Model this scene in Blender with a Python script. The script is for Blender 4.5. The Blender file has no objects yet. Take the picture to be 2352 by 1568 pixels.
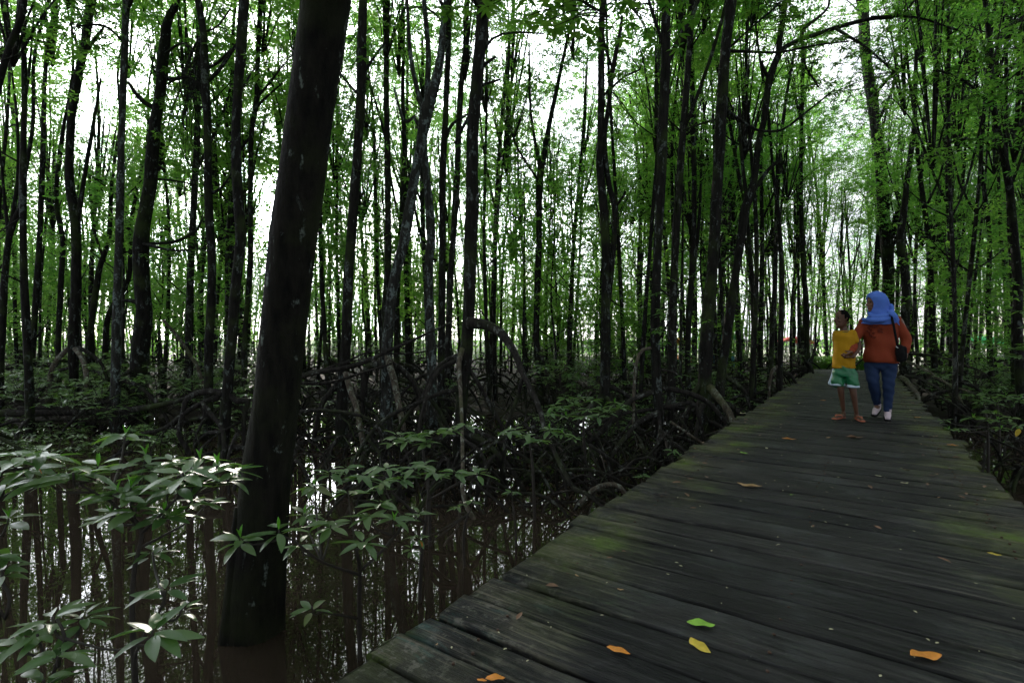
import bpy, math, random
import numpy as np
random.seed(7)
RNG = np.random.default_rng(11)
R = math.radians
F = 1170.0
CAMZ = 0.98
HOR = 780.0
WATER = -0.72
C = bpy.context.scene.collection
DX, DY = math.sin(R(34.3)), math.cos(R(34.3))      # walking direction of the boardwalk

def at(x, y, d):
    return np.array([(x - 1176) / F * d, d, CAMZ + (HOR - y) / F * d])

def deck_point(x, y):
    d = CAMZ * F / (y - HOR)
    return at(x, y, d)

def ground_z(x, y):
    """height of the mud"""
    s = 0.5 * math.sin(x * .7 + 1.3) * math.cos(y * .55) + .3 * math.sin(x * 1.9 + y * 1.3) + .2 * math.cos(y * 2.3 - x * 1.1)
    r = math.hypot(x * .55, y - 1.0)
    t = min(max((r - 6.5) / 6.0, 0.0), 1.0)
    t = t * t * (3 - 2 * t)
    return -1.05 * (1 - t) + (-0.66 + .14 * min(max((r - 14) / 6, 0), 1)) * t + .09 * s

# ------------------------------------------------------------------ materials
def new_mat(name):
    m = bpy.data.materials.new(name)
    m.use_nodes = True
    nt = m.node_tree
    nt.nodes.clear()
    out = nt.nodes.new('ShaderNodeOutputMaterial')
    return m, nt, out

def N(nt, kind, **kw):
    n = nt.nodes.new(kind)
    for k, v in kw.items():
        if k.startswith('i_'):
            n.inputs[k[2:].replace('_', ' ')].default_value = v
        else:
            setattr(n, k, v)
    return n

def ramp(nt, stops, fac=None, interp='LINEAR'):
    r = nt.nodes.new('ShaderNodeValToRGB')
    r.color_ramp.interpolation = interp
    e = r.color_ramp.elements
    while len(e) < len(stops):
        e.new(.5)
    for i, (p, c) in enumerate(stops):
        e[i].position = p
        e[i].color = (c[0], c[1], c[2], 1) if len(c) == 3 else c
    if fac is not None:
        nt.links.new(fac, r.inputs[0])
    return r

def noise(nt, vec, scale, detail=4, rough=.55, dist=0.0):
    n = nt.nodes.new('ShaderNodeTexNoise')
    n.inputs['Scale'].default_value = scale
    n.inputs['Detail'].default_value = detail
    n.inputs['Roughness'].default_value = rough
    n.inputs['Distortion'].default_value = dist
    if vec is not None:
        nt.links.new(vec, n.inputs['Vector'])
    return n

def mixc(nt, fac, a, b, blend='MIX'):
    m = nt.nodes.new('ShaderNodeMix')
    m.data_type = 'RGBA'
    m.blend_type = blend
    for sock, v in ((0, fac), (6, a), (7, b)):
        if isinstance(v, (int, float)):
            m.inputs[sock].default_value = v
        elif isinstance(v, tuple):
            m.inputs[sock].default_value = (v[0], v[1], v[2], 1)
        else:
            nt.links.new(v, m.inputs[sock])
    return m.outputs[2]

def math_n(nt, op, a, b=None):
    m = nt.nodes.new('ShaderNodeMath')
    m.operation = op
    for i, v in enumerate((a, b)):
        if v is None: continue
        if isinstance(v, (int, float)): m.inputs[i].default_value = v
        else: nt.links.new(v, m.inputs[i])
    return m.outputs[0]

def mapping(nt, vec, scale):
    m = nt.nodes.new('ShaderNodeMapping')
    m.inputs['Scale'].default_value = scale
    nt.links.new(vec, m.inputs['Vector'])
    return m.outputs[0]

def bump(nt, h, strength, dist=.02):
    b = nt.nodes.new('ShaderNodeBump')
    b.inputs['Strength'].default_value = strength
    b.inputs['Distance'].default_value = dist
    nt.links.new(h, b.inputs['Height'])
    return b.outputs[0]

def principled(nt, out, color, rough=.6, normal=None, spec=.5):
    p = nt.nodes.new('ShaderNodeBsdfPrincipled')
    if isinstance(color, tuple): p.inputs['Base Color'].default_value = (*color[:3], 1)
    else: nt.links.new(color, p.inputs['Base Color'])
    if isinstance(rough, (int, float)): p.inputs['Roughness'].default_value = rough
    else: nt.links.new(rough, p.inputs['Roughness'])
    p.inputs['Specular IOR Level'].default_value = spec
    if normal is not None: nt.links.new(normal, p.inputs['Normal'])
    nt.links.new(p.outputs[0], out.inputs[0])
    return p

def bark(name, dark, light, lichen, lichen_amt, moss=0.0, mossc=(.03, .045, .012)):
    m, nt, out = new_mat(name)
    tc = N(nt, 'ShaderNodeTexCoord')
    oi = N(nt, 'ShaderNodeObjectInfo')
    va = N(nt, 'ShaderNodeVectorMath', operation='ADD')
    nt.links.new(tc.outputs['Object'], va.inputs[0])
    nt.links.new(oi.outputs['Location'], va.inputs[1])
    v = va.outputs[0]
    n1 = noise(nt, mapping(nt, v, (14, 14, 3)), 1.6, 6, .65)
    col = ramp(nt, [(.35, dark), (.7, light)], n1.outputs[0]).outputs[0]
    n2 = noise(nt, mapping(nt, v, (5, 5, 2.2)), 2.2, 5, .6, .6)
    lo = .62 - lichen_amt * .2
    lf = ramp(nt, [(lo, (0, 0, 0)), (lo + .05, (1, 1, 1))], n2.outputs[0]).outputs[0]
    n4 = noise(nt, v, 30, 4, .7)
    lf2 = math_n(nt, 'MULTIPLY', lf, ramp(nt, [(.42, (0, 0, 0)), (.55, (1, 1, 1))], n4.outputs[0]).outputs[0])
    col = mixc(nt, lf2, col, lichen)
    if moss:
        n3 = noise(nt, v, 1.7, 4, .6)
        mf = ramp(nt, [(.6 - moss * .3, (0, 0, 0)), (.75 - moss * .25, (1, 1, 1))], n3.outputs[0]).outputs[0]
        col = mixc(nt, math_n(nt, 'MULTIPLY', mf, .7), col, mossc)
    hb = math_n(nt, 'ADD', n1.outputs[0], math_n(nt, 'MULTIPLY', n4.outputs[0], .5))
    principled(nt, out, col, .9, bump(nt, hb, 1.0, .02), .12)
    return m

def leaf_mat(name, c0, c1, t0, t1, trans=.45, rough=.42, spec=.5, old=None):
    m, nt, out = new_mat(name)
    at_ = N(nt, 'ShaderNodeAttribute', attribute_name='tint')
    oi = N(nt, 'ShaderNodeObjectInfo')
    f = math_n(nt, 'ADD', math_n(nt, 'MULTIPLY', at_.outputs['Fac'], .7), math_n(nt, 'MULTIPLY', oi.outputs['Random'], .3))
    stops = [(0, c0), (.93, c1)]
    if old: stops.append((.99, old))
    col = ramp(nt, stops, f).outputs[0]
    tcol = ramp(nt, [(0, t0), (1, t1)], f).outputs[0]
    p = nt.nodes.new('ShaderNodeBsdfPrincipled')
    nt.links.new(col, p.inputs['Base Color'])
    p.inputs['Roughness'].default_value = rough
    p.inputs['Specular IOR Level'].default_value = spec
    tr = N(nt, 'ShaderNodeBsdfTranslucent')
    nt.links.new(tcol, tr.inputs['Color'])
    mx = N(nt, 'ShaderNodeMixShader')
    mx.inputs[0].default_value = trans
    nt.links.new(p.outputs[0], mx.inputs[1])
    nt.links.new(tr.outputs[0], mx.inputs[2])
    nt.links.new(mx.outputs[0], out.inputs[0])
    return m

def plain(name, col, rough=.7, var=.25, scale=30, bmp=.3, spec=.4, bdist=.004):
    m, nt, out = new_mat(name)
    tc = N(nt, 'ShaderNodeTexCoord')
    n = noise(nt, tc.outputs['Object'], scale, 4, .6)
    a = tuple(c * (1 - var) for c in col); b = tuple(min(1, c * (1 + var)) for c in col)
    c_ = ramp(nt, [(.3, a), (.7, b)], n.outputs[0]).outputs[0]
    principled(nt, out, c_, rough, bump(nt, n.outputs[0], bmp, bdist), spec)
    return m

M = {}
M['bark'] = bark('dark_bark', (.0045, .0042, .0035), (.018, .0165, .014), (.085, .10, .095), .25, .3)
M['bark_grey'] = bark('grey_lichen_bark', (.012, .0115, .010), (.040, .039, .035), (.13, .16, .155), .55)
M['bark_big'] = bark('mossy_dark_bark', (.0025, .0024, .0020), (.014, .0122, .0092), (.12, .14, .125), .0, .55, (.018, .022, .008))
M['bark_thin'] = bark('thin_tree_bark', (.006, .0055, .0045), (.024, .022, .019), (.10, .11, .10), .4, .15)
M['root'] = bark('root_bark', (.006, .0052, .0045), (.032, .028, .025), (.10, .105, .095), .25, .25)
M['root_pale'] = bark('pale_root_bark', (.030, .024, .018), (.115, .095, .075), (.18, .19, .16), .5, .25, (.05, .06, .02))
M['crown'] = leaf_mat('canopy_leaves', (.018, .050, .012), (.060, .120, .020), (.055, .26, .035), (.34, .64, .08), .60, .42, .5)
M['shrub'] = leaf_mat('sapling_leaves', (.045, .105, .034), (.105, .165, .062), (.10, .28, .02), (.24, .46, .04), .33, .36, .62, (.12, .09, .03))
M['bough'] = leaf_mat('thick_bough_leaves', (.020, .060, .012), (.060, .115, .022), (.05, .22, .015), (.20, .42, .04), .34, .42, .5)
M['young'] = plain('young_leaf', (.10, .30, .02), .4)
M['stem'] = plain('stem_bark', (.022, .017, .013), .75, .4, 60)

# water
m, nt, out = new_mat('murky_water')
tc = N(nt, 'ShaderNodeTexCoord')
n1 = noise(nt, tc.outputs['Object'], 1.3, 3, .5)
n2 = noise(nt, tc.outputs['Object'], 7.0, 3, .5)
n3 = noise(nt, tc.outputs['Object'], .35, 2, .5)
msk = ramp(nt, [(.45, (0, 0, 0)), (.62, (1, 1, 1))], n3.outputs[0]).outputs[0]
h = math_n(nt, 'ADD', n1.outputs[0], math_n(nt, 'MULTIPLY', math_n(nt, 'MULTIPLY', n2.outputs[0], .4), msk))
wc = ramp(nt, [(.3, (.021, .0155, .011)), (.7, (.030, .022, .016))], n3.outputs[0]).outputs[0]
p = principled(nt, out, wc, .012, bump(nt, h, .009, .05), .5)
p.inputs['IOR'].default_value = 1.333
M['water'] = m
# mud
m, nt, out = new_mat('wet_mud')
tc = N(nt, 'ShaderNodeTexCoord')
n1 = noise(nt, tc.outputs['Object'], 3.0, 7, .65)
n2 = noise(nt, tc.outputs['Object'], 22, 5, .65)
col = ramp(nt, [(.35, (.013, .010, .008)), (.55, (.030, .024, .018)), (.7, (.055, .045, .034))], n1.outputs[0]).outputs[0]
col = mixc(nt, ramp(nt, [(.6, (0, 0, 0)), (.68, (.6, .6, .6))], n2.outputs[0]).outputs[0], col, (.07, .055, .035))
rg = ramp(nt, [(.3, (.5,) * 3), (.55, (.95,) * 3)], n1.outputs[0]).outputs[0]
principled(nt, out, col, rg, bump(nt, math_n(nt, 'ADD', n1.outputs[0], math_n(nt, 'MULTIPLY', n2.outputs[0], .3)), .8, .08), .15)
M['mud'] = m
M['sand'] = plain('pale_sand', (.52, .48, .40), .9, .15, 2, .2)
# deck
m, nt, out = new_mat('weathered_planks')
tc = N(nt, 'ShaderNodeTexCoord')
ob = tc.outputs['Object']
rn = N(nt, 'ShaderNodeAttribute', attribute_name='rnd')
sh = N(nt, 'ShaderNodeCombineXYZ')
nt.links.new(math_n(nt, 'MULTIPLY', rn.outputs['Fac'], 37.0), sh.inputs[0])
nt.links.new(math_n(nt, 'MULTIPLY', rn.outputs['Fac'], 11.0), sh.inputs[2])
va = N(nt, 'ShaderNodeVectorMath', operation='ADD')
nt.links.new(ob, va.inputs[0]); nt.links.new(sh.outputs[0], va.inputs[1])
g1 = noise(nt, mapping(nt, va.outputs[0], (1.6, 34, 10)), 1.6, 7, .68, .5)
g2 = noise(nt, mapping(nt, va.outputs[0], (3, 120, 20)), 1.5, 5, .7, .3)
blot = noise(nt, va.outputs[0], 2.4, 5, .62)
spk = noise(nt, ob, 55, 5, .7)
col = ramp(nt, [(.33, (.006, .0058, .0056)), (.5, (.013, .0128, .0128)), (.66, (.034, .033, .031))], g1.outputs[0]).outputs[0]
tone = ramp(nt, [(0, (.55, .56, .60)), (.5, (.95, .93, .90)), (1, (1.45, 1.40, 1.36))], rn.outputs['Fac']).outputs[0]
col = mixc(nt, 1.0, col, tone, 'MULTIPLY')
col = mixc(nt, ramp(nt, [(.55, (0, 0, 0)), (.72, (.5, .5, .5))], blot.outputs[0]).outputs[0], col, (.055, .060, .062))
xyz = N(nt, 'ShaderNodeSeparateXYZ'); nt.links.new(ob, xyz.inputs[0])
edge = math_n(nt, 'ABSOLUTE', math_n(nt, 'ADD', xyz.outputs[0], .22))      # centre line of the deck at x = -0.22
edge = math_n(nt, 'ADD', edge, math_n(nt, 'MULTIPLY', math_n(nt, 'SUBTRACT', blot.outputs[0], .5), .9))
edge = math_n(nt, 'ADD', edge, math_n(nt, 'MULTIPLY', math_n(nt, 'SUBTRACT', g1.outputs[0], .5), .7))
em = ramp(nt, [(.50, (0, 0, 0)), (.92, (1, 1, 1))], edge).outputs[0]
mossn = noise(nt, ob, 1.6, 5, .65)
far = ramp(nt, [(.0, (.25,) * 3), (.35, (1,) * 3)], math_n(nt, 'MULTIPLY', xyz.outputs[1], .12)).outputs[0]
mossc = ramp(nt, [(.45, (.035, .038, .016)), (.58, (.060, .072, .020)), (.68, (.10, .17, .010))], mossn.outputs[0]).outputs[0]
mf = math_n(nt, 'MULTIPLY', math_n(nt, 'MULTIPLY', em, far), ramp(nt, [(.42, (0, 0, 0)), (.56, (.9,) * 3)], mossn.outputs[0]).outputs[0])
lich = noise(nt, ob, 9, 7, .75, .8)
col = mixc(nt, math_n(nt, 'MULTIPLY', ramp(nt, [(.56, (0, 0, 0)), (.66, (.55,) * 3)], lich.outputs[0]).outputs[0], math_n(nt, 'ADD', math_n(nt, 'MULTIPLY', em, .7), .3)), col, (.060, .066, .066))
col = mixc(nt, mf, col, mossc)
worn = math_n(nt, 'MULTIPLY', em, ramp(nt, [(.52, (0, 0, 0)), (.62, (.6, .6, .6))], g1.outputs[0]).outputs[0])
col = mixc(nt, worn, col, (.12, .105, .075))
tq = noise(nt, mapping(nt, ob, (1.5, 4, 1)), 1.3, 5, .7, 1.0)
nearm = ramp(nt, [(.12, (1, 1, 1)), (.26, (0, 0, 0))], math_n(nt, 'MULTIPLY', xyz.outputs[1], .1)).outputs[0]
tf = math_n(nt, 'MULTIPLY', math_n(nt, 'MULTIPLY', em, nearm), ramp(nt, [(.56, (0, 0, 0)), (.66, (.55,) * 3)], tq.outputs[0]).outputs[0])
col = mixc(nt, tf, col, (.03, .10, .09))
col = mixc(nt, math_n(nt, 'MULTIPLY', ramp(nt, [(.66, (0, 0, 0)), (.72, (1, 1, 1))], spk.outputs[0]).outputs[0], .55), col, (.16, .16, .145))
spk2 = noise(nt, ob, 21, 6, .72)
col = mixc(nt, math_n(nt, 'MULTIPLY', math_n(nt, 'MULTIPLY', ramp(nt, [(.54, (0, 0, 0)), (.62, (1, 1, 1))], spk2.outputs[0]).outputs[0], em), math_n(nt, 'ADD', math_n(nt, 'MULTIPLY', nearm, .45), .35)), col, (.115, .11, .09))
col = mixc(nt, math_n(nt, 'MULTIPLY', math_n(nt, 'MULTIPLY', ramp(nt, [(.36, (1, 1, 1)), (.44, (0, 0, 0))], spk2.outputs[0]).outputs[0], em), .8), col, (.008, .008, .006))
crack = ramp(nt, [(.30, (0, 0, 0)), (.40, (1, 1, 1))], g2.outputs[0]).outputs[0]
col = mixc(nt, math_n(nt, 'MULTIPLY', math_n(nt, 'SUBTRACT', 1.0, crack), .35), col, (.006, .006, .005))
hh = math_n(nt, 'ADD', math_n(nt, 'MULTIPLY', g1.outputs[0], 1.0), math_n(nt, 'MULTIPLY', crack, .5))
rgh = ramp(nt, [(.35, (.5,) * 3), (.65, (.78,) * 3)], g1.outputs[0]).outputs[0]
dp = principled(nt, out, col, rgh, bump(nt, hh, 1.0, .012), .2)
nt.links.new(ramp(nt, [(.38, (.10,) * 3), (.62, (.30,) * 3)], math_n(nt, 'MULTIPLY', math_n(nt, 'ADD', g1.outputs[0], blot.outputs[0]), .5)).outputs[0], dp.inputs['Specular IOR Level'])
M['deck'] = m
M['beam'] = plain('beam_wood', (.03, .025, .02), .85, .4, 12, .5)

# ------------------------------------------------------------------ mesh helpers
class Geo:
    def __init__(self): self.v = []; self.f = []; self.n = 0; self.t = []; self.each = []
    def add(self, v, f, t=None):
        v = np.asarray(v, float)
        self.v.append(v)
        self.f.append(np.asarray(f, int) + self.n)
        self.n += len(v)
        if t is not None: self.t.append(np.full(len(v), t) if np.isscalar(t) else np.asarray(t))
        return self

def make_mesh(name, geo, mat, smooth=True, attr=None):
    v = np.concatenate(geo.v)
    me = bpy.data.meshes.new(name)
    quads = [f for f in geo.f if f.shape[1] == 4]
    tris = [f for f in geo.f if f.shape[1] == 3]
    loops = []; starts = []; s = 0
    for grp, k in ((quads, 4), (tris, 3)):
        if grp:
            a = np.concatenate(grp)
            loops.append(a.ravel()); starts.append(s + np.arange(len(a)) * k); s += a.size
    loops = np.concatenate(loops); starts = np.concatenate(starts)
    me.vertices.add(len(v)); me.vertices.foreach_set('co', v.ravel())
    me.loops.add(len(loops)); me.loops.foreach_set('vertex_index', loops.astype(np.int32))
    me.polygons.add(len(starts)); me.polygons.foreach_set('loop_start', starts.astype(np.int32))
    me.update(calc_edges=True)
    me.validate()
    if smooth: me.polygons.foreach_set('use_smooth', np.ones(len(me.polygons), bool))
    if geo.t:
        a = me.attributes.new(attr or 'tint', 'FLOAT', 'POINT')
        a.data.foreach_set('value', np.concatenate(geo.t).astype(np.float32))
    if mat: me.materials.append(mat)
    return me

def put(name, me, parent=None, loc=None, rot=None, scl=None):
    o = bpy.data.objects.new(name, me)
    C.objects.link(o)
    if parent: o.parent = parent
    if loc is not None: o.location = loc
    if rot is not None: o.rotation_euler = rot
    if scl is not None: o.scale = scl
    return o

def tag(o, label=None, cat=None, group=None, kind=None):
    if label: o['label'] = label
    if cat: o['category'] = cat
    if group: o['group'] = group
    if kind: o['kind'] = kind
    return o

def thing(name, label, cat, loc=(0, 0, 0), rz=0, group=None):
    o = put(name, None, None, loc, (0, 0, rz))
    o.empty_display_size = .2
    return tag(o, label, cat, group)

def smooth_path(pts, rad, step):
    pts = np.asarray(pts, float); rad = np.asarray(rad, float)
    n = len(pts)
    P = np.vstack([2 * pts[0] - pts[1], pts, 2 * pts[-1] - pts[-2]])
    o = []; r = []
    for i in range(n - 1):
        a, b, c, d = P[i], P[i + 1], P[i + 2], P[i + 3]
        k = max(2, int(np.linalg.norm(c - b) / step))
        for j in range(k):
            t = j / k
            o.append(.5 * ((2 * b) + (-a + c) * t + (2 * a - 5 * b + 4 * c - d) * t * t + (-a + 3 * b - 3 * c + d) * t ** 3))
            r.append(rad[i] * (1 - t) + rad[i + 1] * t)
    o.append(pts[-1]); r.append(rad[-1])
    return np.array(o), np.array(r)

def tube(geo, pts, rad, sides=8, step=.15, bumpy=.08, tint=None, smooth=True, seed=None):
    rng = RNG
    if np.isscalar(rad): rad = [rad] * len(pts)
    if smooth: P, r = smooth_path(pts, rad, step)
    else: P, r = np.asarray(pts, float), np.asarray(rad, float)
    n = len(P)
    T = np.gradient(P, axis=0)
    T /= np.linalg.norm(T, axis=1)[:, None] + 1e-9
    up = np.array([.3, .2, 1.0]) if abs(T[0][2]) < .8 else np.array([1.0, .1, 0])
    u = up - T[0] * np.dot(up, T[0]); u /= np.linalg.norm(u)
    U = [u]
    for i in range(1, n):
        u = U[-1] - T[i] * np.dot(U[-1], T[i]); u /= np.linalg.norm(u) + 1e-9
        U.append(u)
    U = np.array(U); W = np.cross(T, U)
    a = np.arange(sides) * 2 * math.pi / sides
    ph = rng.random(6) * 6.28
    L = np.concatenate([[0], np.cumsum(np.linalg.norm(np.diff(P, axis=0), axis=1))])
    rr = r[:, None] * (1 + bumpy * (np.sin(a[None] * 2 + L[:, None] * 2.1 + ph[0]) * .5 + np.sin(a[None] * 3 + L[:, None] * 5.3 + ph[1]) * .35
                                   + np.sin(L[:, None] * 9 + ph[2] + a[None]) * .35 + np.sin(L[:, None] * 3.1 + ph[3]) * .5))
    V = P[:, None, :] + rr[..., None] * (np.cos(a)[None, :, None] * U[:, None] + np.sin(a)[None, :, None] * W[:, None])
    V = V.reshape(-1, 3)
    i = np.arange(n - 1)[:, None] * sides; j = np.arange(sides)[None]; k = (j + 1) % sides
    f = np.stack([i + j, i + k, i + k + sides, i + j + sides], -1).reshape(-1, 4)
    V = np.vstack([V, P[0], P[-1]])
    c0, c1 = n * sides, n * sides + 1
    jj = np.arange(sides); kk = (jj + 1) % sides
    t1 = np.stack([kk, jj, np.full(sides, c0)], -1)
    b = (n - 1) * sides
    t2 = np.stack([b + jj, b + kk, np.full(sides, c1)], -1)
    geo.add(V, f, tint)
    geo.f.append(np.vstack([t1, t2]) + geo.n - len(V))
    return P

# one leaf: 3 columns x nr rows, folded on the midrib and arched
def leaf_pts(L, W, nr=6, fold=.25, arch=.25):
    t = np.linspace(0, 1, nr)
    w = np.sin(np.pi * np.clip(t, 0, 1) ** .85) ** .75 * W * .5
    w[0] = W * .05; w[-1] = 0.001
    x = t * L
    z = -arch * L * t * t
    rows = []
    for i in range(nr):
        rows += [(x[i], -w[i], z[i] + w[i] * fold), (x[i], 0, z[i]), (x[i], w[i], z[i] + w[i] * fold)]
    v = np.array(rows)
    f = []
    for i in range(nr - 1):
        a = i * 3
        f += [(a, a + 3, a + 4, a + 1), (a + 1, a + 4, a + 5, a + 2)]
    return v, np.array(f)

def orient(v, pos, az, el, roll):
    cr, sr = math.cos(roll), math.sin(roll)
    v = np.stack([v[:, 0], v[:, 1] * cr - v[:, 2] * sr, v[:, 1] * sr + v[:, 2] * cr], 1)
    ce, se = math.cos(el), math.sin(el)
    v = np.stack([v[:, 0] * ce - v[:, 2] * se, v[:, 1], v[:, 0] * se + v[:, 2] * ce], 1)
    ca, sa = math.cos(az), math.sin(az)
    v = np.stack([v[:, 0] * ca - v[:, 1] * sa, v[:, 0] * sa + v[:, 1] * ca, v[:, 2]], 1)
    return v + pos

def rosette(geo, pos, L, n=8, nr=6, tilt=(0, 0), young=None, open_=1.0):
    a0 = random.random() * 6.28
    for i in range(n):
        az = a0 + i * 2.399 + random.uniform(-.25, .25)
        lvl = i / n
        el = R(random.uniform(-16, 4) + lvl * 24 * open_)
        LL = L * random.uniform(.72, 1.12) * (1.05 - .25 * lvl)
        v, f = leaf_pts(LL, LL * random.uniform(.30, .37), nr, random.uniform(.12, .4), random.uniform(.05, .32))
        v = orient(v, (0, 0, 0), az, el, random.uniform(-.35, .35))
        v[:, 0] += math.cos(az) * .012; v[:, 1] += math.sin(az) * .012
        v = v + np.asarray(pos) + (0, 0, random.uniform(-.025, .01))
        geo.add(v, f, random.random())
    if young is not None:
        q = Geo()
        for s in (0, 1):
            v, f = leaf_pts(L * .42, L * .11, 5, .9, .0)
            q.add(orient(v, np.asarray(pos) + (0, 0, .002 * s), a0 + s * 3.1, R(62 + 14 * s), 0), f)
        young.each.append(q); young.n += 1

# ------------------------------------------------------------------ camera, world, sun
cam = bpy.data.cameras.new('camera')
co = put('camera', cam, None, (0, 0, CAMZ), (R(90), 0, 0))
cam.sensor_width = 36; cam.lens = 36 * F / 2352
cam.shift_y = -(784 - HOR) / 2352
cam.clip_start = .05; cam.clip_end = 6000
sc = bpy.context.scene
sc.camera = co
SUN_EL, SUN_AZ = 13.5, -25.2      # azimuth from +Y, clockwise seen from above
w = bpy.data.worlds.new('World'); sc.world = w; w.use_nodes = True
nt = w.node_tree; nt.nodes.clear()
wo = nt.nodes.new('ShaderNodeOutputWorld'); bg = nt.nodes.new('ShaderNodeBackground')
sky = nt.nodes.new('ShaderNodeTexSky'); sky.sky_type = 'NISHITA'
sky.sun_disc = False; sky.sun_elevation = R(SUN_EL); sky.sun_rotation = R(SUN_AZ)
sky.air_density = 1.0; sky.dust_density = 1.2; sky.ozone_density = 1.0
bg.inputs[1].default_value = .15
# thin bright cloud veil over most of the sky
wtc = nt.nodes.new('ShaderNodeTexCoord')
wn = noise(nt, mapping(nt, wtc.outputs['Generated'], (1, 1, 2.2)), 3.2, 6, .6, .4)
wf = ramp(nt, [(.36, (.35,) * 3), (.60, (.95,) * 3)], wn.outputs[0]).outputs[0]
SUNV = (math.sin(R(SUN_AZ)) * math.cos(R(SUN_EL)), math.cos(R(SUN_AZ)) * math.cos(R(SUN_EL)), math.sin(R(SUN_EL)))
dt = N(nt, 'ShaderNodeVectorMath', operation='DOT_PRODUCT'); nt.links.new(wtc.outputs['Generated'], dt.inputs[0]); dt.inputs[1].default_value = SUNV
glow = math_n(nt, 'POWER', math_n(nt, 'MAXIMUM', dt.outputs['Value'], 0.0), 5.0)      # clouds scatter the sun forward: brighter round it
veil = N(nt, 'ShaderNodeVectorMath', operation='SCALE'); veil.inputs[0].default_value = (.94, .98, 1.03)
nt.links.new(math_n(nt, 'ADD', math_n(nt, 'ADD', math_n(nt, 'MULTIPLY', glow, 72.0), math_n(nt, 'MULTIPLY', math_n(nt, 'POWER', math_n(nt, 'MAXIMUM', dt.outputs['Value'], 0.0), 400.0), 400.0)), 4.2), veil.inputs['Scale'])
wcol = mixc(nt, wf, sky.outputs[0], veil.outputs[0])
nt.links.new(wcol, bg.inputs[0]); nt.links.new(bg.outputs[0], wo.inputs[0])
sl = bpy.data.lights.new('sun', 'SUN'); sl.energy = 5.0; sl.angle = R(.5); sl.color = (1, .93, .82)
so = put('sun', sl)
import mathutils
sd = mathutils.Vector((math.sin(R(SUN_AZ)) * math.cos(R(SUN_EL)), math.cos(R(SUN_AZ)) * math.cos(R(SUN_EL)), math.sin(R(SUN_EL))))
so.rotation_euler = sd.to_track_quat('Z', 'Y').to_euler()
sc.view_settings.view_transform = 'Standard'; sc.view_settings.look = 'None'
sc.view_settings.exposure = .78; sc.view_settings.gamma = 1.0
sc.cycles.use_denoising = True
sc.cycles.use_adaptive_sampling = True; sc.cycles.adaptive_threshold = .03
sc.cycles.max_bounces = 6; sc.cycles.diffuse_bounces = 4; sc.cycles.glossy_bounces = 2
sc.cycles.transmission_bounces = 4; sc.cycles.transparent_max_bounces = 4
sc.cycles.sample_clamp_indirect = 6
sc.cycles.blur_glossy = 0.5

# ------------------------------------------------------------------ people (built first, while the scene is small)
def ring_loft(geo, rings, sides=20):
    """rings: (cx, cy, cz, rx, ry[, (axis)]) closed loft; rings lie perpendicular to the path"""
    P = np.array([r[:3] for r in rings], float)
    T = np.gradient(P, axis=0); T /= np.linalg.norm(T, axis=1)[:, None] + 1e-9
    a = np.arange(sides) * 2 * math.pi / sides
    V = []
    for i, r in enumerate(rings):
        t = T[i]
        ref = np.array([1.0, 0, 0])
        if abs(np.dot(ref, t)) > .75: ref = np.array([0, 1.0, 0])
        u = ref - t * np.dot(ref, t); u /= np.linalg.norm(u)
        wv = np.cross(t, u)
        V.append(P[i] + r[3] * np.cos(a)[:, None] * u + r[4] * np.sin(a)[:, None] * wv)
    n = len(rings)
    V = np.vstack(V + [P[:1], P[-1:]])
    i = np.arange(n - 1)[:, None] * sides; j = np.arange(sides)[None]; k = (j + 1) % sides
    f = np.stack([i + j, i + k, i + k + sides, i + j + sides], -1).reshape(-1, 4)
    geo.add(V, f)
    jj = np.arange(sides); kk = (jj + 1) % sides
    t1 = np.stack([kk, jj, np.full(sides, n * sides)], -1)
    b = (n - 1) * sides
    t2 = np.stack([b + jj, b + kk, np.full(sides, n * sides + 1)], -1)
    geo.f.append(np.vstack([t1, t2]) + geo.n - len(V))

def limb(geo, pts, rad, sides=14, flat=1.0, step=.03):
    P, r = smooth_path(pts, rad, step)
    # round the two ends
    rings = []
    d0 = (P[0] - P[1]) / np.linalg.norm(P[0] - P[1]); d1 = (P[-1] - P[-2]) / np.linalg.norm(P[-1] - P[-2])
    for s in (1.0, .8, .5): 
        q = P[0] + d0 * r[0] * s * .9; k = math.sqrt(max(0, 1 - s * s)) + .05
        rings.append((*q, r[0] * k, r[0] * k * flat))
    for p_, q_ in zip(P, r): rings.append((*p_, q_, q_ * flat))
    for s in (.5, .8, 1.0):
        q = P[-1] + d1 * r[-1] * s * .9; k = math.sqrt(max(0, 1 - s * s)) + .05
        rings.append((*q, r[-1] * k, r[-1] * k * flat))
    ring_loft(geo, rings, sides)

def blob(geo, c, r, rot=0):
    rings = []
    for i in range(11):
        t = -math.cos(math.pi * i / 10)
        k = math.sqrt(max(0, 1 - t * t)) + .02
        rings.append((c[0], c[1], c[2] + t * r[2], r[0] * k, r[1] * k))
    ring_loft(geo, rings, 16)

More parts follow.
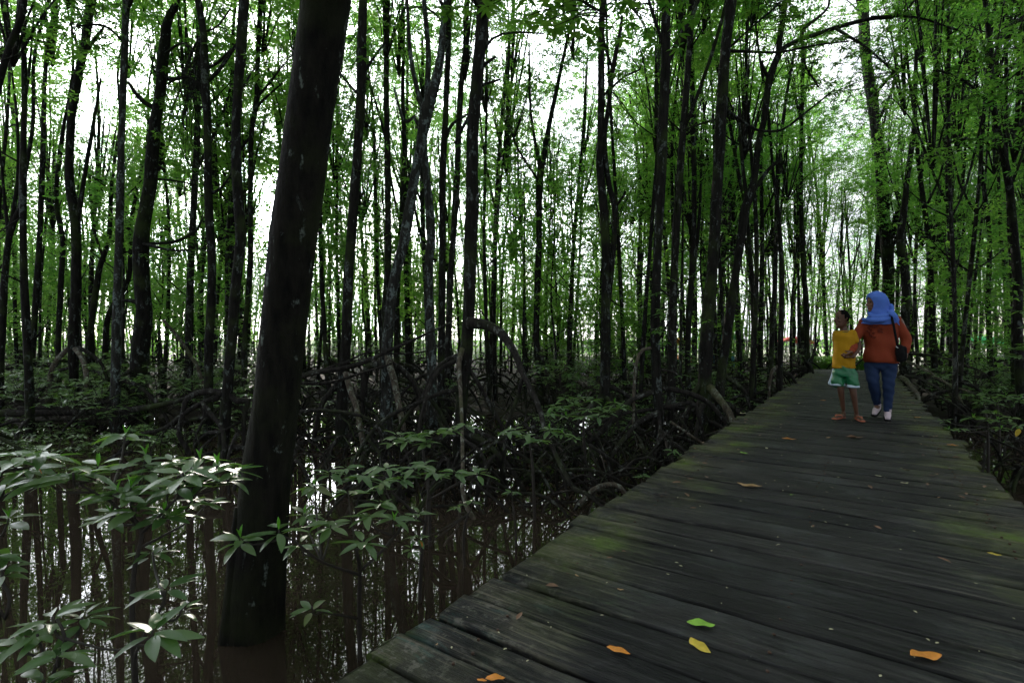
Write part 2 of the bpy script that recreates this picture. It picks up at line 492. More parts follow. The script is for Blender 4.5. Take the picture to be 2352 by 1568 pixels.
def head_geo(geo, c, h, yaw):
    """face looks along -Y before the yaw; c = centre of the head, h = head height"""
    g = Geo()
    s = h / .23
    prof = [(-.115, .018, .020, -.058), (-.108, .032, .034, -.052), (-.092, .046, .052, -.040), (-.07, .054, .068, -.024), (-.045, .061, .078, -.012), (-.02, .067, .085, -.004),
            (.01, .072, .090, .004), (.035, .075, .094, .008), (.06, .074, .093, .011), (.082, .066, .083, .013), (.1, .048, .062, .014), (.111, .026, .035, .014), (.115, .008, .010, .014)]
    ring_loft(g, [(0, y * s, z * s, rx * s, ry * s) for z, rx, ry, y in prof], 24)
    # nose, brow, lips, chin, ears
    limb(g, [(0, -.082 * s, .018 * s), (0, -.096 * s, -.008 * s), (0, -.103 * s, -.026 * s)], [.008 * s, .011 * s, .014 * s], 10)
    for sx in (-1, 1):
        limb(g, [(.002 * sx, -.093 * s, -.030 * s), (.014 * sx * s, -.087 * s, -.030 * s)], [.008 * s, .008 * s], 8)
        limb(g, [(.012 * sx * s, -.078 * s, .030 * s), (.045 * sx * s, -.060 * s, .030 * s)], [.010 * s, .009 * s], 8)
        blob(g, (.030 * sx * s, -.060 * s, -.025 * s), (.020 * s, .018 * s, .018 * s))
        limb(g, [(.072 * sx * s, .006 * s, .022 * s), (.081 * sx * s, .014 * s, .008 * s), (.073 * sx * s, .004 * s, -.025 * s)], [.010 * s, .012 * s, .007 * s], 8)
    limb(g, [(-.022 * s, -.074 * s, -.054 * s), (0, -.088 * s, -.050 * s), (.022 * s, -.074 * s, -.054 * s)], [.006 * s, .010 * s, .006 * s], 8)
    limb(g, [(-.019 * s, -.074 * s, -.066 * s), (0, -.086 * s, -.065 * s), (.019 * s, -.074 * s, -.066 * s)], [.006 * s, .010 * s, .006 * s], 8)
    blob(g, (0, -.066 * s, -.094 * s), (.022 * s, .020 * s, .018 * s))
    ca, sa = math.cos(yaw), math.sin(yaw)
    for v, f in zip(g.v, range(len(g.v))):
        v[:] = np.stack([v[:, 0] * ca - v[:, 1] * sa, v[:, 0] * sa + v[:, 1] * ca, v[:, 2]], 1) + np.asarray(c)
    base = geo.n
    geo.v += g.v; geo.f += [f + base for f in g.f]; geo.n += g.n

def hand_geo(geo, wrist, dirv, palm_n, s=1.0, curl=.6, thumb_side=1):
    d = np.asarray(dirv, float); d /= np.linalg.norm(d)
    n = np.asarray(palm_n, float); n = n - d * np.dot(n, d); n /= np.linalg.norm(n)
    x = np.cross(d, n)
    w_ = np.asarray(wrist, float)
    limb(geo, [w_ - d * .01 * s, w_ + d * .045 * s, w_ + d * .078 * s], [.022 * s, .031 * s, .030 * s], 12, .5, .012)
    for i, (off, ln) in enumerate(((-.027, .062), (-.009, .074), (.009, .068), (.026, .052))):
        b = w_ + d * .074 * s + x * off * s
        c = curl * (1 + .12 * i)
        p = [b]; ang = c * .5
        for k, q in enumerate((.42, .32, .26)):
            v = d * math.cos(ang) + n * math.sin(ang)
            p.append(p[-1] + v * ln * q * s); ang += c * .75
        limb(geo, p, [.0092 * s, .0088 * s, .008 * s, .0066 * s], 8, 1, .01)
    b = w_ + d * .02 * s - x * .024 * thumb_side * s
    v1 = d * .7 - x * .6 * thumb_side + n * .35; v1 /= np.linalg.norm(v1)
    v2 = d * .85 - x * .1 * thumb_side + n * .5; v2 /= np.linalg.norm(v2)
    limb(geo, [b, b + v1 * .035 * s, b + v1 * .035 * s + v2 * .028 * s], [.013 * s, .0105 * s, .008 * s], 8, 1, .01)

def fused(name, geo, voxel, mat, parent, smooth_it=2, folds=0.0, fscale=18, extra=None):
    me = make_mesh('tmp', geo, None)
    o = bpy.data.objects.new('tmp', me); C.objects.link(o)
    md = o.modifiers.new('r', 'REMESH'); md.mode = 'VOXEL'; md.voxel_size = voxel
    if smooth_it:
        ms = o.modifiers.new('s', 'SMOOTH'); ms.iterations = smooth_it; ms.factor = .5
    bpy.context.view_layer.update()
    dg = bpy.context.evaluated_depsgraph_get()
    nm = bpy.data.meshes.new_from_object(o.evaluated_get(dg))
    bpy.data.objects.remove(o)
    nm.name = name
    nv = len(nm.vertices)
    co_ = np.empty(nv * 3); nm.vertices.foreach_get('co', co_); co_ = co_.reshape(-1, 3)
    if folds:
        no = np.empty(nv * 3); nm.vertices.foreach_get('normal', no); no = no.reshape(-1, 3)
        x, y, z = co_[:, 0], co_[:, 1], co_[:, 2]
        d = np.sin(x * fscale * 1.3 + z * fscale * .5 + np.sin(z * 9) * 1.6) * np.cos(y * fscale + z * fscale * .7 + np.sin(x * 11) * 1.5) + .6 * np.sin(z * fscale * 2.2 + x * fscale * 1.1 + np.sin(y * 17) * 1.2)
        co_ = co_ + no * (d * folds)[:, None]
    if extra: co_ = extra(co_)
    nm.vertices.foreach_set('co', co_.ravel())
    nm.polygons.foreach_set('use_smooth', np.ones(len(nm.polygons), bool))
    nm.materials.clear()
    if mat: nm.materials.append(mat)
    nm.update()
    return put(name, nm, parent)

def skin_mat(name, c):
    m, nt, out = new_mat(name)
    tc = N(nt, 'ShaderNodeTexCoord')
    n = noise(nt, tc.outputs['Object'], 25, 3)
    col = ramp(nt, [(.3, tuple(k * .85 for k in c)), (.7, tuple(k * 1.1 for k in c))], n.outputs[0]).outputs[0]
    p = principled(nt, out, col, .5, None, .4)
    p.inputs['Subsurface Weight'].default_value = .15
    p.inputs['Subsurface Radius'].default_value = (.012, .005, .003)
    return m
def cloth(name, c, scale=260, var=.18, rough=.85, bmp=.25):
    return plain(name, c, rough, var, scale, bmp, .2, .002)
M['skin_w'] = skin_mat('brown_skin', (.13, .058, .033))
M['skin_b'] = skin_mat('deep_brown_skin', (.085, .036, .020))
M['hijab'] = cloth('blue_scarf', (.075, .155, .52))
M['sweater'] = cloth('rust_sweater', (.21, .036, .015))
M['print'] = cloth('dark_print', (.12, .022, .012))
M['denim'] = cloth('blue_denim', (.014, .028, .075), 400)
M['sock'] = cloth('pale_sock', (.50, .40, .44))
M['black'] = plain('black_leather', (.006, .0055, .006), .75, .25, 30, .3, .1)
M['yellow'] = cloth('mustard_shirt', (.36, .185, .006), 160)
M['collar'] = cloth('olive_collar', (.07, .07, .03))
M['green'] = plain('green_satin', (.008, .12, .045), .38, .2, 200, .2, .5)
M['white'] = cloth('pale_blue_trim', (.50, .58, .70))
M['hair'] = plain('black_hair', (.004, .0035, .0035), .85, .5, 300, .8, .05)
M['sandal'] = plain('orange_rubber', (.36, .10, .055), .6)
M['eye'] = plain('dark_eye', (.01, .008, .007), .2, .1)
M['metal'] = plain('dull_metal', (.35, .35, .36), .35)

def figure_root(label, px, py, rz):
    p = deck_point(px, py)
    return thing('person', label, 'person', (p[0], p[1], 0.0), rz, 'pair walking hand in hand on the boardwalk')

# --- woman: local frame faces -Y, image left = -X
FZ = R(-35.5)
wm = figure_root('woman in a blue headscarf, rust sweater and blue jeans, holding the boy by the hand', 2022, 962, FZ)
def WX(cx): return (cx - 750) * 1.045e-3
def WZ(cy): return (1440 - cy) * 1.283e-3
hy = R(-58)
body = Geo()
hc = (WX(700), -.01, WZ(322))
head_geo(body, hc, .225, hy)
limb(body, [(WX(722), .02, WZ(385)), (WX(730), .02, WZ(470))], [.052, .058])
ring_loft(body, [(WX(735), .02, WZ(450), .07, .06), (WX(738), .02, WZ(485), .14, .07), (WX(745), .015, WZ(540), .15, .09), (WX(752), .015, WZ(640), .15, .10), (WX(755), .02, WZ(760), .135, .095), (WX(756), .02, WZ(860), .150, .105), (WX(756), .02, WZ(920), .15, .10), (WX(756), .02, WZ(960), .10, .08)])
LH = [(WX(565), .02, WZ(520)), (WX(512), -.10, WZ(670)), (WX(475), -.335, WZ(792))]   # arm to the boy
RH = [(WX(925), .02, WZ(500)), (WX(985), .05, WZ(640)), (WX(985), -.03, WZ(785))]
for A in (LH, RH):
    limb(body, A, [.045, .038, .024])
hand_geo(body, LH[2], (-.62, -.10, -.42), (.25, .9, .1), 1.0, .75, 1)
hand_geo(body, RH[2], (-.12, -.2, -.9), (-.9, .1, .1), 1.0, .7, -1)
# legs: left-in-picture leg is lifted behind, the other carries her
legL = [(WX(665), .02, WZ(930)), (WX(680), -.055, WZ(1085)), (WX(722), .10, WZ(1300))]
legR = [(WX(835), .02, WZ(930)), (WX(826), -.03, WZ(1100)), (WX(820), .01, WZ(1345))]
limb(body, legL, [.060, .040, .028]); limb(body, legR, [.060, .040, .028])
limb(body, [(WX(722), .10, WZ(1320)), (WX(705), .03, WZ(1375))], [.033, .028]); limb(body, [(WX(820), .02, WZ(1385)), (WX(818), -.09, WZ(1412))], [.033, .026])
fused('body', body, .0055, M['skin_w'], wm, 1)
def eyes(parent, c, h, yaw):
    s = h / .23
    for sx in (-1, 1):
        g = Geo()
        v = np.array([.030 * sx * s, -.074 * s, .010 * s])
        ca, sa = math.cos(yaw), math.sin(yaw)
        v = np.array([v[0] * ca - v[1] * sa, v[0] * sa + v[1] * ca, v[2]]) + np.asarray(c)
        blob(g, v, (.011 * s, .011 * s, .008 * s))
        put('eye', make_mesh('eye', g, M['eye']), parent)
eyes(wm, hc, .225, hy)
g = Geo()
ring_loft(g, [(WX(738), .02, WZ(462), .10, .075), (WX(740), .02, WZ(485), .172, .10), (WX(745), .015, WZ(530), .186, .122), (WX(752), .01, WZ(620), .176, .125), (WX(756), .01, WZ(730), .176, .125), (WX(760), .01, WZ(820), .186, .132), (WX(762), .01, WZ(870), .188, .134), (WX(762), .01, WZ(896), .180, .128)], 28)
limb(g, [(WX(590), .02, WZ(515)), (WX(545), -.03, WZ(590)), (WX(510), -.11, WZ(680)), (WX(484), -.28, WZ(762))], [.066, .062, .056, .048], 16)
limb(g, [(WX(900), .02, WZ(500)), (WX(950), .035, WZ(580)), (WX(990), .05, WZ(670)), (WX(992), 0, WZ(755))], [.066, .060, .056, .048], 16)
limb(g, [(WX(483), -.285, WZ(766)), (WX(478), -.325, WZ(788))], [.036, .033], 14)
limb(g, [(WX(992), 0, WZ(760)), (WX(988), -.02, WZ(788))], [.036, .033], 14)
fused('sweater', g, .008, M['sweater'], wm, 2, .008, 13)
g = Geo()     # jeans
ring_loft(g, [(WX(757), .02, WZ(840), .150, .105), (WX(757), .02, WZ(900), .158, .112), (WX(757), .02, WZ(940), .150, .105), (WX(757), .02, WZ(965), .09, .08)], 24)
limb(g, [(WX(668), .02, WZ(920)), (WX(672), -.02, WZ(1010)), (WX(684), -.058, WZ(1090)), (WX(705), .01, WZ(1190)), (WX(722), .10, WZ(1305))], [.082, .075, .060, .057, .040], 16)
limb(g, [(WX(838), .02, WZ(920)), (WX(832), 0, WZ(1010)), (WX(826), -.03, WZ(1100)), (WX(826), .0, WZ(1200)), (WX(820), .012, WZ(1340))], [.082, .075, .060, .057, .041], 16)
fused('jeans', g, .008, M['denim'], wm, 1, .005, 30)
for nm, a, b in (('l', (WX(722), .10, WZ(1305)), (WX(693), -.005, WZ(1392))), ('r', (WX(820), .018, WZ(1345)), (WX(818), -.105, WZ(1420)))):
    g = Geo(); a = np.array(a); b = np.array(b)
    heel = a + (0, .025, -.055) if nm == 'r' else a + (.004, .03, -.05)
    limb(g, [a, (a + heel) / 2], [.040, .039]); limb(g, [heel, (heel + b) / 2 + (0, 0, .012), b], [.036, .038, .027], 14)
    fused('sock', g, .006, M['sock'], wm, 2)
    g = Geo()
    n_ = (b - heel) / np.linalg.norm(b - heel)
    dn = np.array([0, 0, -.022])
    limb(g, [heel + dn - n_ * .01, (heel + b) / 2 + dn * .9, b + dn * .75 + n_ * .012], [.041, .042, .036], 14, .45)
    so_ = fused('shoe', g, .006, M['black'], wm, 1)
# headscarf: hood, drape over the shoulders, tail over the left shoulder
g = Geo()
hx, hyy, hz = hc
fd = np.array([math.sin(hy), -math.cos(hy), 0])     # face direction
bk = -fd
def ringpt(o_, z, rx): return (hx + fd[0] * o_, hyy + fd[1] * o_, z, rx, rx)
hood = Geo()
prof = [(WZ(208), .012, -.025), (WZ(216), .050, -.02), (WZ(235), .085, -.018), (WZ(265), .108, -.016), (WZ(300), .116, -.022), (WZ(345), .114, -.032), (WZ(385), .106, -.036), (WZ(420), .112, -.03)]
ring_loft(hood, [(hx + fd[0] * o_, hyy + fd[1] * o_, z, r_, r_) for z, r_, o_ in prof][::-1], 26)
# neck wrap and shoulder cape
ring_loft(hood, [(WX(742), .015, WZ(505), .205, .150), (WX(742), .01, WZ(490), .200, .150), (WX(738), .005, WZ(462), .165, .128), (WX(728), .0, WZ(430), .118, .110), (WX(720), .0, WZ(405), .100, .100), (WX(715), 0, WZ(390), .08, .08)], 30)
limb(hood, [(WX(585), -.06, WZ(480)), (WX(660), -.125, WZ(492)), (WX(750), -.150, WZ(490)), (WX(840), -.10, WZ(478))], [.022, .030, .030, .024], 12)
limb(hood, [(WX(640), -.10, WZ(425)), (WX(690), -.125, WZ(455)), (WX(760), -.13, WZ(460)), (WX(860), -.06, WZ(420)), (WX(850), .05, WZ(350))], [.020, .026, .028, .026, .02], 12)
limb(hood, [(WX(845), -.09, WZ(410)), (WX(880), -.125, WZ(450)), (WX(905), -.135, WZ(500)), (WX(928), -.13, WZ(545))], [.030, .030, .024, .008], 12, .5)
cut = (np.array([hx, hyy, hz]) + fd * .155, hc)
def carve(v):
    # push the front of the hood back to open it round the face
    rel = v - np.array(hc)
    f_ = rel @ fd
    sd_ = rel @ np.array([-fd[1], fd[0], 0])
    z_ = rel[:, 2] + .018
    q = (sd_ / .062) ** 2 + (z_ / .086) ** 2
    k = np.clip(1.15 - q, 0, 1) ** .5
    inside = (f_ > .0) & (q < 1.15)
    lim = .015
    v = v.copy()
    nf = np.where(inside, f_ * (1 - k) + lim * k, f_)
    v += (nf - f_)[:, None] * fd[None]
    return v
fused('headscarf', hood, .007, M['hijab'], wm, 2, .006, 20, carve)
# faded print on the chest, bag with its strap
g = Geo()
random.seed(3)
for (cx, cy) in ((635, 560), (655, 575), (640, 600), (700, 560), (745, 565), (770, 575), (740, 600), (720, 545), (670, 640), (655, 625), (690, 655), (765, 600), (625, 590), (668, 548), (733, 583), (684, 612)):
    a = random.random() * 3.1; k = []
    for j in range(5):
        k.append((WX(cx) + math.cos(a + j * 1.2) * random.uniform(.004, .014), 0, WZ(cy) + math.sin(a + j * 1.2) * random.uniform(.004, .016)))
    def surf(p):
        x, z = p[0], p[2]
        return (x, -(.0 + .1345 * math.sqrt(max(0, 1 - ((x - .001) / .188) ** 2)) - .012), z)
    tube(g, [surf(p) for p in k], .006, 6, .006, .0)
put('printed_motif', make_mesh('printed_motif', g, M['print']), wm)
g = Geo()
tube(g, [(WX(835), .06, WZ(440)), (WX(850), -.06, WZ(455)), (WX(868), -.150, WZ(520)), (WX(890), -.152, WZ(640)), (WX(915), -.14, WZ(760))], .014, 10, .02, 0)
st = put('bag_strap', make_mesh('bag_strap', g, M['black']), wm)
g = Geo()
limb(g, [(WX(925), -.12, WZ(745)), (WX(930), -.12, WZ(800)), (WX(935), -.11, WZ(860))], [.038, .05, .04], 14, .6)
limb(g, [(WX(960), -.10, WZ(760)), (WX(962), -.10, WZ(850))], [.04, .04], 14, .6)
bagm = fused('shoulder_bag', g, .008, M['black'], wm, 2)
g = Geo(); limb(g, [(WX(895), -.165, WZ(740)), (WX(912), -.168, WZ(752))], [.006, .006], 8)
put('buckle', make_mesh('buckle', g, M['metal']), bagm)

# --- boy
bm_ = figure_root('boy in a mustard shirt and green shorts with orange sandals, looking aside', 1943, 962, FZ)
bm_.scale = (.93, 1, 1)
def BX(cx): return (cx - 430) * 1.093e-3
def BZ(cy): return (1425 - cy) * 1.326e-3
by = R(-52)
bc = (BX(388), -.01, BZ(492))
body = Geo()
head_geo(body, bc, .215, by)
limb(body, [(BX(400), .02, BZ(550)), (BX(408), .015, BZ(625))], [.042, .046])
ring_loft(body, [(BX(410), .02, BZ(600), .06, .05), (BX(412), .02, BZ(625), .115, .065), (BX(413), .02, BZ(680), .115, .08), (BX(413), .015, BZ(800), .105, .08), (BX(413), .015, BZ(930), .115, .085), (BX(413), .015, BZ(1000), .11, .08), (BX(413), .02, BZ(1030), .07, .06)])
limb(body, [(BX(325), .02, BZ(625)), (BX(318), .06, BZ(760)), (BX(330), .03, BZ(880))], [.036, .029, .020])
hand_geo(body, (BX(330), .03, BZ(880)), (.05, -.2, -.95), (.9, 0, .1), .8, .5, 1)
limb(body, [(BX(500), .02, BZ(625)), (BX(560), .05, BZ(745)), (BX(505), -.10, BZ(842))], [.036, .030, .021])
hand_geo(body, (BX(505), -.10, BZ(842)), (-.9, -.12, -.05), (-.1, -.3, .9), .8, .8, -1)
limb(body, [(BX(365), .02, BZ(1000)), (BX(378), -.03, BZ(1150)), (BX(402), .04, BZ(1340))], [.060, .040, .024])
limb(body, [(BX(478), .02, BZ(1000)), (BX(505), -.03, BZ(1165)), (BX(535), .02, BZ(1360))], [.060, .040, .024])
for (ax, az_, tx, ty) in ((402, 1372, 332, -.10), (535, 1385, 590, -.13)):
    a = np.array([BX(ax), .045, .036]); t_ = np.array([BX(tx), ty, .024])
    limb(body, [a + (0, 0, .03), a], [.028, .030]); limb(body, [a, (a + t_) / 2, t_], [.030, .034, .024], 12, .8)
    d_ = (t_ - a); d_[2] = 0; d_ /= np.linalg.norm(d_); sx_ = np.array([-d_[1], d_[0], 0])
    for k in range(5):
        b0 = t_ + sx_ * (k - 2) * .011; limb(body, [b0, b0 + d_ * (.036 - .004 * abs(k - 1)) + (0, 0, -.006)], [.009, .007], 8)
fused('body', body, .005, M['skin_b'], bm_, 1)
eyes(bm_, bc, .215, by)
g = Geo()
fd2 = np.array([math.sin(by), -math.cos(by), 0])
blob(g, np.array(bc) + (0, 0, .028) - fd2 * .010, (.083, .083, .088))
def hairline(v):
    rel = v - np.array(bc); f_ = rel @ fd2
    lim = np.where(f_ > .01, .052, np.where(f_ > -.03, .0, -.045))
    v = v.copy(); low = rel[:, 2] < lim
    k = np.where(low, .72, 1.0)
    v[:, 0] = bc[0] + rel[:, 0] * k; v[:, 1] = bc[1] + rel[:, 1] * k
    return v
fused('hair', g, .006, M['hair'], bm_, 1, .002, 90, hairline)
g = Geo()
ring_loft(g, [(BX(412), .02, BZ(602), .065, .058), (BX(413), .02, BZ(618), .118, .074), (BX(413), .018, BZ(660), .130, .096), (BX(412), .012, BZ(760), .120, .098), (BX(410), .01, BZ(870), .130, .104), (BX(410), .01, BZ(950), .136, .108)], 26)
limb(g, [(BX(335), .02, BZ(632)), (BX(322), .03, BZ(680))], [.050, .048], 14)
limb(g, [(BX(490), .02, BZ(632)), (BX(522), .03, BZ(690))], [.050, .050], 14)
fused('shirt', g, .007, M['yellow'], bm_, 2, .006, 18)
g = Geo()
a_ = np.linspace(0, 2 * math.pi, 22)
tube(g, [(BX(410) + .062 * math.cos(t), .012 + .062 * math.sin(t), BZ(598) - .012 * (1 - math.sin(t))) for t in a_], .008, 8, .02, 0)
put('collar', make_mesh('collar', g, M['collar']), bm_)
g = Geo()
ring_loft(g, [(BX(412), .01, BZ(925), .120, .095), (BX(412), .01, BZ(1000), .136, .108), (BX(412), .01, BZ(1030), .12, .10), (BX(412), .01, BZ(1040), .06, .05)], 24)
limb(g, [(BX(358), .01, BZ(985)), (BX(352), -.005, BZ(1050)), (BX(346), -.015, BZ(1086))], [.078, .080, .088], 18)
limb(g, [(BX(470), .01, BZ(985)), (BX(492), -.005, BZ(1050)), (BX(502), -.015, BZ(1094))], [.076, .076, .074], 18)
sh_ = fused('shorts', g, .007, M['green'], bm_, 1, .007, 24)
for (cx, cy, r_) in ((345, 1105, .083), (504, 1118, .072)):
    g = Geo()
    ring_loft(g, [(BX(cx), -.015, BZ(cy - 16), r_ * .92, r_ * .92), (BX(cx), -.015, BZ(cy - 10), r_, r_), (BX(cx), -.016, BZ(cy + 6), r_ * 1.04, r_ * 1.04), (BX(cx), -.016, BZ(cy + 9), r_ * .9, r_ * .9)], 24)
    put('trim', make_mesh('trim', g, M['white']), sh_)
g = Geo()
limb(g, [(BX(300), .0, BZ(960)), (BX(290), -.005, BZ(1040)), (BX(268), -.01, BZ(1095))], [.010, .022, .026], 10)
put('side_stripe', make_mesh('side_stripe', g, M['white']), sh_)
for (ax, tx, ty) in ((402, 332, -.10), (535, 590, -.13)):
    a = np.array([BX(ax), .055, .010]); t_ = np.array([BX(tx), ty, .010]); d_ = (t_ - a); d_ /= np.linalg.norm(d_); sx_ = np.array([-d_[1], d_[0], 0])
    g = Geo(); limb(g, [a, (a + t_) / 2, t_ + d_ * .03], [.033, .036, .038], 16, .28)
    s_ = fused('sandal', g, .004, M['sandal'], bm_, 1)
    g = Geo(); tp = t_ + (0, 0, .03)
    m_ = a * .45 + t_ * .55
    for q in (-1, 1): tube(g, [m_ + sx_ * .036 * q, m_ + sx_ * .030 * q + (0, 0, .035), tp + (0, 0, .014), t_ + d_ * .008 + (0, 0, .004)], .006, 8, .01, 0)
    put('strap', make_mesh('strap', g, M['sandal']), s_)
random.seed(7)
#--MARK--
# ------------------------------------------------------------------ ground and water
def axis_coords(lo, hi, fine_lo, fine_hi, step):
    a = list(np.arange(fine_lo, fine_hi + 1e-6, step))
    s = step; x = fine_lo
    L = []
    while x > lo: s *= 1.35; x -= s; L.append(max(x, lo))
    s = step; x = a[-1]; Rr = []
    while x < hi: s *= 1.35; x += s; Rr.append(min(x, hi))
    return np.array(L[::-1] + a + Rr)
xs = axis_coords(-4000, 4000, -26, 30, .35); ys = axis_coords(-4000, 4000, -8, 34, .35)
g = Geo()
V = np.array([(x, y, ground_z(x, y) + .035 * math.sin(x * 5.1 + y * 2.2) * math.cos(y * 4.3 - x) if abs(x) < 80 and abs(y) < 80 else -.6) for y in ys for x in xs])
nx = len(xs)
i = np.arange(len(ys) - 1)[:, None] * nx; j = np.arange(nx - 1)[None]
g.add(V, np.stack([i + j, i + j + 1, i + j + 1 + nx, i + j + nx], -1).reshape(-1, 4))
tag(put('ground', make_mesh('ground', g, M['mud'])), 'dark wet mud floor of the mangrove forest', 'ground', kind='structure')
g = Geo(); g.add([(-70, -40, WATER), (70, -40, WATER), (70, 60, WATER), (-70, 60, WATER)], [(0, 1, 2, 3)])
tag(put('water', make_mesh('water', g, M['water'], False)), 'still brown water reflecting trunks and bright sky', 'water', kind='structure')
# sunlit clearing past the end of the boardwalk
g = Geo()
pp = [at(1500, 780, 33), at(2600, 780, 24), at(3600, 780, 45), at(2600, 780, 90), at(1500, 780, 90), at(1300, 780, 50)]
c = np.mean(pp, axis=0)
vv = [(p_[0], p_[1], -.45) for p_ in pp] + [(c[0], c[1], -.45)]
k = len(pp)
g.add(vv, [(i, (i + 1) % k, k) for i in range(k)])
tag(put('clearing', make_mesh('clearing', g, M['sand'], False)), 'bright sunlit sandy clearing beyond the trees', 'clearing', kind='structure')

# ------------------------------------------------------------------ boardwalk: local X across (right), local Y along the walk
bw = thing('boardwalk', 'weathered dark plank boardwalk running away to the right over the water', 'boardwalk', (0, 0, 0), -R(34.3))
S_END = 19.8
g = Geo(); g.t = []
s = -3.0
known = [.62, .84, 1.06, 1.35, 1.72, 1.954, 2.17, 2.42]
edges = [s]
while s < S_END:
    s += random.uniform(.15, .26)
    nk = [k_ for k_ in known if edges[-1] < k_ < s + .1]
    if nk: s = nk[0]
    edges.append(s)
for a, b in zip(edges[:-1], edges[1:]):
    gap = random.choice([.009, .011, .014, .020])
    if random.random() < .15: gap = .030
    x0 = -1.245 + random.choice([random.uniform(-.05, .03), random.uniform(-.02, .02)]); x1 = .80 + random.uniform(-.05, .06)
    y0 = a + gap / 2; y1 = b - gap / 2
    z0 = random.uniform(-.006, .0); tl = random.uniform(-.004, .004); sk = random.uniform(-.006, .006)
    xs_ = np.linspace(x0, x1, 22)
    # rounded top profile
    prof = [(y0, -.035), (y0, -.006), (y0 + .004, -.001), (y0 + .012, .0), ((y0 + y1) / 2, .0), (y1 - .012, .0), (y1 - .004, -.001), (y1, -.006), (y1, -.035)]
    ph = random.random() * 6
    vs = []
    for x in xs_:
        for (yy, zz) in prof:
            wob = .0018 * math.sin(x * 5 + ph) + .0012 * math.sin(x * 13 + ph * 2) + .0015 * math.sin(x * 3.1 + yy * 30)
            ed = .003 * math.sin(x * 9 + ph) + .0015 * math.sin(x * 31 + ph) if zz < -.0005 else 0
            ey = ed if yy > (y0 + y1) / 2 else -ed
            xe = x
            if x == xs_[0] or x == xs_[-1]: xe = x + .008 * math.sin(yy * 60 + ph) + (.004 if x == xs_[0] else -.004) * (zz > -.0005)
            vs.append((xe, yy - abs(ey) * (1 if yy > (y0 + y1) / 2 else -1) + sk * x, zz + z0 + wob + tl * x))
    npf = len(prof)
    fs = []
    for q in range(len(xs_) - 1):
        for r_ in range(npf - 1):
            o_ = q * npf + r_
            fs.append((o_, o_ + npf, o_ + npf + 1, o_ + 1))
        fs.append((q * npf, q * npf + npf - 1, (q + 1) * npf + npf - 1, (q + 1) * npf))
    fs = np.array(fs)
    e = []
    for q, fl in ((0, 1), (len(xs_) - 1, 0)):
        o_ = q * npf
        for (a1, b1) in ((0, 8), (1, 7), (2, 6), (3, 5)):
            t_ = (o_ + a1, o_ + b1, o_ + b1 - 1, o_ + a1 + 1)
            if b1 - 1 != a1 + 1: e.append(t_ if fl else t_[::-1])
    g.add(vs, np.vstack([fs, np.array(e)]), random.random())
me = make_mesh('plank_deck', g, M['deck'], False, 'rnd')
put('plank_deck', me, bw)
g = Geo()
for a, b in zip(edges[:-1], edges[1:]):
    for xo in (-1.02, -.22, .58):
        for q in (.25, .75):
            if random.random() < .2: continue
            cx, cy = xo + random.uniform(-.02, .02), a + (b - a) * q
            tube(g, [(cx, cy, -.004), (cx, cy, .0022)], .0055, 6, 1, 0, smooth=False)
put('nail_heads', make_mesh('nail_heads', g, plain('rusty_nail', (.05, .025, .015), .8)), bw)['kind'] = 'stuff'
for xo in (-1.02, -.22, .58):
    g = Geo()
    hw = .04
    v = [(xo + sx * hw, yy, z) for yy in (-3.0, S_END) for sx, z in ((-1, -.20), (1, -.20), (1, -.046), (-1, -.046))]
    g.add(v, [(0, 1, 2, 3), (7, 6, 5, 4), (0, 4, 5, 1), (1, 5, 6, 2), (2, 6, 7, 3), (3, 7, 4, 0)])
    put('beam', make_mesh('beam', g, M['beam'], False), bw)
pm = Geo(); tube(pm, [(0, 0, -1.4), (.01, 0, -.8), (0, 0, -.2)], .055, 10, .1, .05)
pm = make_mesh('post', pm, M['beam'])
for k_ in range(12):
    for xo in (-1.02, .58):
        put('post', pm, bw, (xo, -2.2 + k_ * 1.9, 0), (0, 0, k_))

# ------------------------------------------------------------------ crowns, thin trees, shrubs: variants
def crown_mesh(seed, n_ros, rx, rz, leafL, name='crown'):
    random.seed(seed)
    rng = np.random.default_rng(seed)
    nb = 22
    cl = []
    for _ in range(nb):
        v = rng.normal(size=3); v /= np.linalg.norm(v); v *= rng.random() ** .45
        cl.append((v[0] * rx, v[1] * rx, v[2] * rz, rng.uniform(.3, .75)))
    cl = np.array(cl)
    k = rng.integers(0, nb, n_ros)
    pos = cl[k, :3] + rng.normal(size=(n_ros, 3)) * cl[k, 3:4] * np.array([.55, .55, .34])
    per = 6
    n = n_ros * per
    P = np.repeat(pos, per, 0)
    az = np.repeat(rng.random(n_ros) * 6.28, per) + np.tile(np.arange(per) * 1.047, n_ros) + rng.normal(size=n) * .25
    el = rng.normal(.0, .38, n) 
    L = leafL * rng.uniform(.65, 1.2, n); Wd = L * rng.uniform(.36, .46, n)
    d = np.stack([np.cos(az) * np.cos(el), np.sin(az) * np.cos(el), np.sin(el)], 1)
    side = np.stack([-np.sin(az), np.cos(az), np.zeros(n)], 1)
    tw = rng.normal(0, .45, n)
    upv = np.cross(d, side)
    side = side * np.cos(tw)[:, None] + upv * np.sin(tw)[:, None]
    a = P + d * .01
    m1 = P + d * (L * .5)[:, None] + side * (Wd * .5)[:, None]
    m2 = P + d * (L * .5)[:, None] - side * (Wd * .5)[:, None]
    m1[:, 2] += Wd * .12; m2[:, 2] += Wd * .12
    t_ = P + d * L[:, None]; t_[:, 2] -= L * .12
    V = np.stack([a, m1, t_, m2], 1).reshape(-1, 3)
    Fc = np.arange(n * 4).reshape(-1, 4)
    g = Geo()
    g.v.append(V); g.f.append(Fc); g.n = len(V)
    tint = np.repeat(np.clip(np.repeat(rng.random(nb)[k], per) * .55 + rng.random(n) * .45, 0, 1), 4)
    g.t.append(tint)
    return make_mesh(name, g, M['crown'], False), cl
